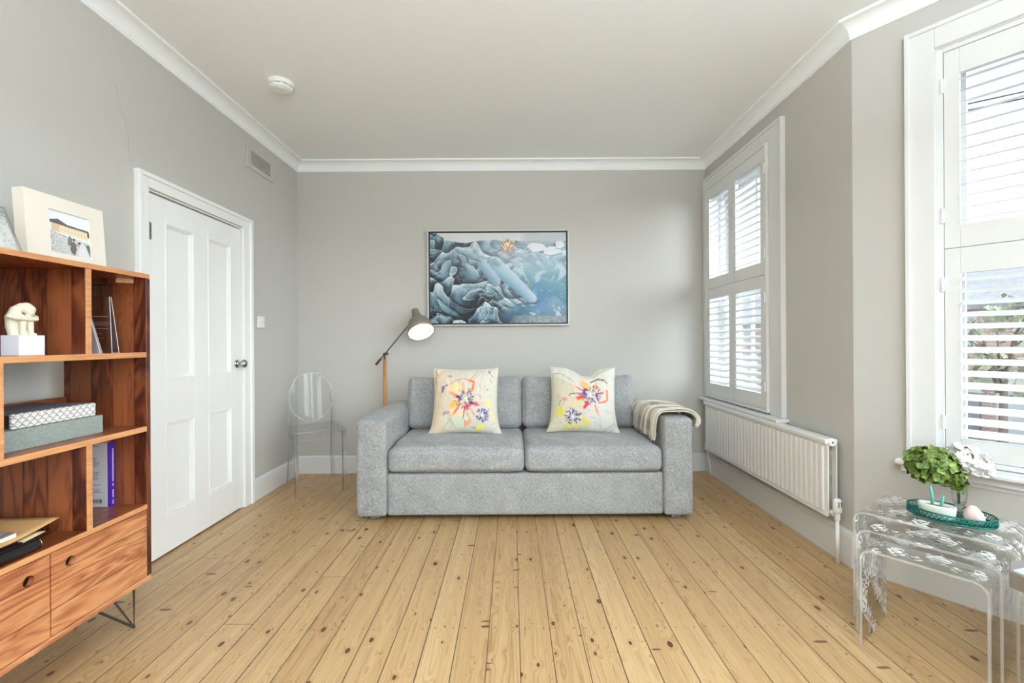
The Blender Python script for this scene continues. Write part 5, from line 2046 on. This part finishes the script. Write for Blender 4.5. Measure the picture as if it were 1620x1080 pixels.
bb.build('gallery', M['teal'], ty, smooth=True)
TZ = TRC.z + .0035

pot = root('succulent_pot', (1.632, 1.752, TZ), RB, label='pale mint oval pot with two teal blade leaves on the green tray', cat='plant pot')
M['mint'] = paint('mint_ceramic', (214, 224, 212), .25, .02, 12.)
M['soil'] = paint('pink_gravel', (150, 108, 92), .9, .35, 160.)
M['blade'] = paint('teal_leaf', (96, 164, 160), .3, .15, 60.)
B().lathe([(0, 0), (.80, 0), (.92, .006), (1.0, .044), (1.0, .052), (.93, .052), (.90, .042), (0, .042)], T(0, 0, 0), 48, .056, .030).build('pot', M['mint'], pot, smooth=True)
B().lathe([(0, .0425), (.90, .0425), (.6, .045), (0, .046)], T(0, 0, 0), 32, .056, .030).build('gravel', M['soil'], pot)
for (lx, ly, hh, tl) in ((-.014, .0, .080, -3), (.012, .002, .050, 7)):
    bb = B()
    bb.tube([(lx, ly, .040), (lx + .001, ly, .040 + hh * .4), (lx + math.tan(RAD(tl)) * hh * .85, ly, .040 + hh * .85), (lx + math.tan(RAD(tl)) * hh, ly, .040 + hh)], [.0045, .0056, .0044, .001], 10)
    bb.build('leaf', M['blade'], pot, smooth=True)

VC = Vector((1.742, 1.776, TZ))
vs_ = root('glass_vase', tuple(VC), 0, label='clear cut glass footed vase on the tray holding the hydrangeas', cat='vase')
M['cut_glass'] = refr_mat('cut_glass', (.98, .99, .99), 1.4, 0., .55)
prof = [(0, 0), (.027, 0), (.027, .003), (.015, .009), (.008, .014), (.011, .020), (.008, .026), (.018, .036), (.028, .056), (.031, .085), (.029, .118), (.031, .150),
        (.029, .150), (.027, .118), (.0285, .085), (.0255, .058), (.015, .042), (0, .038)]
B().lathe([(r_ * .80, z_) for r_, z_ in prof], seg=20).build('vessel', M['cut_glass'], vs_, smooth=False)
M['stemg'] = paint('green_stem', (110, 120, 52), .6, .15, 30.)
M['leaf_g'] = None
t = NT('green_petals')
f = t.noise(t.obj(), 38., 3.)
t.pbr(t.ramp(f, [(.3, C3(50, 70, 24)), (.5, C3(88, 110, 40)), (.7, C3(142, 160, 78))]), .55, Subsurface__Weight=.0)
M['leaf_g'] = t.m
M['petal_w'] = paint('white_petals', (246, 245, 242), .5, .02, 30.)


def hydrangea(name, label, c, rad3, mat, n, ps, seed, stem_pts, droop=()):
    r = root(name, tuple(c), label=label, cat='flower')
    rs_ = random.Random(seed)
    bb = B()
    pos = []
    for k in range(n):
        zf = 1 - 2 * (k + .5) / n
        ph = k * 2.39996
        q = math.sqrt(1 - zf * zf)
        d = Vector((q * math.cos(ph), q * math.sin(ph), zf))
        pos.append((Vector(c) + Vector((d.x * rad3[0], d.y * rad3[1], d.z * rad3[2])) * rs_.uniform(.86, 1.05), d))
    for (dc, drr, dn) in droop:
        for k in range(dn):
            d = Vector((rs_.gauss(0, 1), rs_.gauss(0, 1), rs_.gauss(0, 1))).normalized()
            pos.append((Vector(dc) + d * drr, d))
    for p, d in pos:
        d2 = (d + Vector((rs_.uniform(-.5, .5), rs_.uniform(-.5, .5), rs_.uniform(-.2, .6)))).normalized()
        mm = axis_m(p, d2) @ rot_z(rs_.uniform(0, 6.28))
        s = ps * rs_.uniform(.75, 1.2)
        for q in range(rs_.choice((2, 3, 4))):
            m2 = mm @ rot_z(q * math.pi / 2 + rs_.uniform(-.2, .2)) @ Matrix.Rotation(RAD(rs_.uniform(-10, 30)), 4, 'Y')
            # one rounded petal: centre row and two side rows
            g = []
            for i in range(5):
                u = i / 4
                wd_ = s * .50 * math.sin(math.pi * min(1, .12 + u * .86)) ** .7
                zc = s * .25 * u * u - s * .05
                g.append([bb.bm.verts.new(m2 @ Vector((s * u, -wd_, zc + s * .10))), bb.bm.verts.new(m2 @ Vector((s * (u + .03), 0, zc))), bb.bm.verts.new(m2 @ Vector((s * u, wd_, zc + s * .10)))])
            for i in range(4):
                for j in range(2):
                    bb.bm.faces.new((g[i][j], g[i][j + 1], g[i + 1][j + 1], g[i + 1][j]))
    bb.build('flower_head', mat, r, world=True, smooth=True, fix=False)
    B().tube(stem_pts, .0035, 8).build('stem', M['stemg'], r, world=True, smooth=True)
    return r


gc = Vector((1.668, 1.815, .628))
hydrangea('hydrangea', 'green hydrangea head leaning left out of the glass vase', gc, (.084, .070, .066), M['leaf_g'], 165, .022, 3,
          [VC + Vector((-.002, 0, .045)), VC + Vector((-.006, 0, .10)), VC + Vector((-.022, .01, .160)), gc],
          droop=[((1.722, 1.775, .582), .030, 40), ((1.732, 1.772, .560), .018, 16)])
wc_ = Vector((1.838, 1.850, .640))
hydrangea('hydrangea', 'white hydrangea head leaning right out of the glass vase', wc_, (.070, .060, .045), M['petal_w'], 80, .028, 9,
          [VC + Vector((.002, .004, .045)), VC + Vector((.004, .006, .10)), VC + Vector((.020, .02, .150)), wc_],
          droop=[((1.785, 1.835, .655), .030, 16), ((1.895, 1.84, .605), .022, 10)])
pk = root('pink_stone', (1.722, 1.697, TZ), label='smooth pink rounded stone ornament at the right end of the tray', cat='ornament')
M['pink'] = paint('pink_stone', (226, 198, 192), .5, .04, 30.)
soft_box(B(), -.034, .034, -.026, .026, 0, .060, r=.0255, puff=(.002, .002, .004), n=12,
         fn=lambda q, p: Vector((q.x * (1 - .42 * q.z / .06) - .006 * q.z / .06, q.y * (1 - .35 * q.z / .06), q.z)), M4=T(1.722, 1.697, TZ) @ rot_z(RB)).build('stone', M['pink'], pk, world=True, smooth=True)

# coffee table corner at the right edge of the view
ct = root('coffee_table', (1.743, 1.165, 0), RAD(8), label='dark grey coffee table reaching in at the right edge, beside the clear tables', cat='coffee table')
M['ctop'] = paint('taupe_grey_top', (120, 112, 106), .5, .05, 12.)
B().prism([(-.26, -.30), (.24, -.30), (.26, .22), (-.20, .25), (-.275, .20)], .402, .450).build('top', M['ctop'], ct, bevel=.003)
for (x, y) in ((-.10, -.22), (.17, -.22), (-.08, .16), (.17, .16)):
    B().tube([(x, y, .403), (x, y, 0)], .014, 12).build('leg', M['hair'], ct, smooth=True)
mz = root('magazine', (1.572, 1.236, .4505), RAD(14), label='magazine with pale blue and white cover lying on the grey coffee table', cat='magazine')
t = NT('blue_white_cover')
f = t.noise(t.obj(), 9., 3., .5, .5)
t.pbr(t.ramp(f, [(.42, C3(236, 242, 250)), (.52, C3(150, 186, 226)), (.6, C3(240, 244, 250))]), .25)
M['blue_cover'] = t.m
B().box(-.10, .10, -.13, .11, 0, .004).build('pages', M['paper'], mz)
B().box(-.101, .101, -.131, .111, .004, .0048).build('cover', M['blue_cover'], mz)

# added lamp, unseen behind the camera, put in to brighten the ceiling
tl_ = root('added_fill_lamp', (.30, -.80, 0), label='slim white fill lamp added unseen behind the camera to brighten the ceiling', cat='floor lamp')
B().lathe([(0, 0), (.13, 0), (.13, .012), (.015, .025), (0, .025)], seg=32).build('base', M['plastic'], tl_, smooth=True)
B().tube([(0, 0, .02), (0, 0, 1.80)], .012, 14).build('pole', M['plastic'], tl_, smooth=True)
B().lathe([(.015, 1.78), (.05, 1.80), (.14, 1.88), (.137, 1.883), (.05, 1.806), (0, 1.80)], seg=32).build('bowl', M['plastic'], tl_, smooth=True)
ul = bpy.data.lights.new('added_ceiling_fill', 'AREA')
ul.shape = 'DISK'
ul.size = .2
ul.energy = UP_W
ul.color = (.80, .905, 1.0)
ulo = bpy.data.objects.new('added_ceiling_fill', ul)
COL.objects.link(ulo)
ulo.location = (.30, -.80, 1.87)
ulo.rotation_euler = (RAD(180), 0, 0)

# ------------------------------------------------------------------ the street outside
GZ = -2.7
t = NT('street_asphalt')
f = t.noise(t.obj(), 3., 5.)
t.pbr(t.ramp(f, [(.3, C3(118, 118, 120)), (.7, C3(150, 150, 150))]), .9)
M['street'] = t.m
tag(B().box(3.2, 60, -25, 60, GZ - .3, GZ).build('ground', M['street']), kind='structure')
t = NT('red_brick')  # brick colours paled to paint in the overexposed daylight outside
x, y, z = t.sep(t.obj())
bt2 = t.n('ShaderNodeTexBrick', Vector=t.comb(t.math('ADD', x, y), z, 0.), Scale=1.)
bt2.inputs['Brick Width'].default_value = .225
bt2.inputs['Row Height'].default_value = .075
bt2.inputs['Mortar Size'].default_value = .010
bt2.inputs['Color1'].default_value = C3(214, 168, 158)
bt2.inputs['Color2'].default_value = C3(196, 148, 138)
bt2.inputs['Mortar'].default_value = C3(222, 214, 208)
t.pbr(bt2.outputs['Color'], .9)
M['brick'] = t.m
M['slate'] = paint('roof_slate', (164, 164, 168), .8, .15, 6.)
M['render'] = paint('white_masonry', (226, 224, 220), .7, .02, 3.)
M['pot'] = paint('chimney_pot', (188, 112, 84), .8, .08, 6.)
M['hedge'] = paint('hedge_green', (138, 144, 116), .9, .35, 14.)
M['glassd'] = paint('street_window_glass', (200, 205, 208), .1, .1, 2.)  # panes paled in colour too, imitating the washed-out exposure
M['doorb'] = paint('street_door', (150, 156, 164), .4, .05, 4.)
HW = 5.2


def house(yc):
    r = root('terraced_house', (14.0, yc, GZ))
    B().box(0, 7.6, -HW / 2, HW / 2, 0, 4.95).build('wall', M['brick'], r)
    bb = B()
    pts = [(-.35, 4.85), (3.8, 8.0), (7.95, 4.85), (7.95, 4.70), (-.35, 4.70)]
    a = [bb.bm.verts.new((p[0], -HW / 2, p[1])) for p in pts]
    b_ = [bb.bm.verts.new((p[0], HW / 2, p[1])) for p in pts]
    bb.bm.faces.new(a)
    bb.bm.faces.new(b_[::-1])
    for i in range(5):
        bb.bm.faces.new((a[i], a[(i + 1) % 5], b_[(i + 1) % 5], b_[i]))
    bb.build('roof', M['slate'], r)
    ch = B().box(3.0, 4.4, HW / 2 - .9, HW / 2 - .25, 7.2, 8.75).build('chimney', M['brick'], r)
    for k in range(4):
        B().lathe([(0, 0), (.15, 0), (.12, .3), (.14, .5), (.10, .5), (0, .45)], T(3.2 + k * .33, HW / 2 - .57, 8.75), 12).build('chimney_pot', M['pot'], ch)
    # two storey canted bay in white masonry
    by = -.75
    bayp = [(0, by - 1.35), (-.75, by - .80), (-.75, by + .80), (0, by + 1.35)]
    bay = B().prism(bayp, 0, 3.0).build('bay', M['render'], r)
    B().prism([(.02, by - 1.42), (-.85, by - .85), (-.85, by + .85), (.02, by + 1.42)], 3.0, 3.30).build('bay_cornice', M['brick'], r)
    for (cy, w_, z0_, z1_) in ((by, 1.15, .75, 2.65),):
        wf_ = B().box(-.80, -.74, cy - w_ / 2, cy + w_ / 2, z0_, z1_).build('window_frame', M['render'], bay, bevel=.01)
        B().box(-.81, -.80, cy - w_ / 2 + .08, cy + w_ / 2 - .08, z0_ + .08, z1_ - .08).build('window_pane', M['glassd'], bay)
    for (cy, w_, z0_, z1_) in ((by - .6, .85, 3.55, 4.65), (by + .6, .85, 3.55, 4.65), (1.7, .85, 3.55, 4.65)):
        wf_ = B().box(-.05, .02, cy - w_ / 2, cy + w_ / 2, z0_, z1_).build('window', M['render'], r, bevel=.01)
        B().box(-.06, -.045, cy - w_ / 2 + .08, cy + w_ / 2 - .08, z0_ + .08, z1_ - .08).build('window_pane', M['glassd'], wf_)
    dr_ = B().box(-.05, .02, 1.2, 2.15, 0, 2.15).build('front_door', M['doorb'], r, bevel=.01)
    B().box(-.09, -.01, 1.05, 2.30, 2.2, 2.4).build('door_head', M['render'], r, bevel=.01)
    return r


h0 = house(12.4)
tag(h0, 'red brick terraced house with white bay, seen across the street through the bay window shutters', 'house')
for k, yy in enumerate((17.6, 22.8, 28.0, 33.2)):
    c = copy_tree(h0)
    c.location.y = yy
    tag(c, 'brick terraced house across the street, only glimpsed through the far window shutters', 'house', 'far terraced houses')
c = copy_tree(h0)
c.location.y = 7.2
tag(c, 'brick terraced house across the street, nearest to the right edge of the view', 'house')


def bush(name, label, c, s, n, seed, mat, trunk=None):
    r = root(name, (c[0], c[1], GZ), label=label, cat='tree' if trunk else 'hedge')
    rs_ = random.Random(seed)
    bb = B()
    for k in range(n):
        d = Vector((rs_.gauss(0, 1), rs_.gauss(0, 1), rs_.gauss(0, 1))).normalized() * rs_.uniform(.55, 1)
        p = Vector(c) + Vector((d.x * s[0], d.y * s[1], d.z * s[2]))
        mm = axis_m(p, Vector((rs_.gauss(0, 1), rs_.gauss(0, 1), rs_.gauss(0, 1)))) @ rot_z(rs_.uniform(0, 6))
        q = rs_.uniform(.06, .12)
        bb.quad(mm @ Vector((-q, -q * .5, 0)), mm @ Vector((q, -q * .5, 0)), mm @ Vector((q * .6, q * .6, q * .2)), mm @ Vector((-q * .6, q * .6, q * .2)))
    bb.build('foliage', mat, r, world=True, fix=False)
    if trunk:
        bt_ = B()
        bt_.tube([(c[0], c[1], GZ), (c[0] + .1, c[1], c[2])], [.12, .05], 10)
        for k in range(14):
            a = rs_.uniform(0, 6.28)
            e = Vector(c) + Vector((math.cos(a) * s[0] * .8, math.sin(a) * s[1] * .8, rs_.uniform(-.3, .9) * s[2]))
            bt_.tube([(c[0], c[1], c[2] - s[2] * .8), tuple((Vector(c) + e) / 2 + Vector((0, 0, -.1))), tuple(e)], [.04, .022, .008], 6)
        bt_.build('trunk', M['bark'], r, world=True)
    return r


M['bark'] = paint('street_tree_bark', (112, 98, 84), .9, .2, 8.)
bush('hedge', 'clipped green hedge in front of the brick house across the street', (12.5, 13.7, GZ + .65), (.35, 1.7, .65), 1500, 3, M['hedge'])
bush('street_tree', 'thin leafy tree before the brick house, seen through the bay shutters', (11.7, 10.9, .9), (.8, .8, 1.3), 260, 5, M['hedge'], trunk=True)
for k, (za, zb) in enumerate(((7.75, 7.75), (7.56, 7.58))):
    pts = [(4 + 13.5 * i / 20, 18.5 - 9.0 * i / 20, za + (zb - za) * i / 20 - .10 * math.sin(math.pi * i / 20)) for i in range(21)]
    o = B().tube(pts, .018, 6).build('overhead_cable', M['black'], smooth=True)
    tag(o, 'black overhead cable crossing the sky above the houses, %s one' % ('upper' if k == 0 else 'lower'), 'cable')
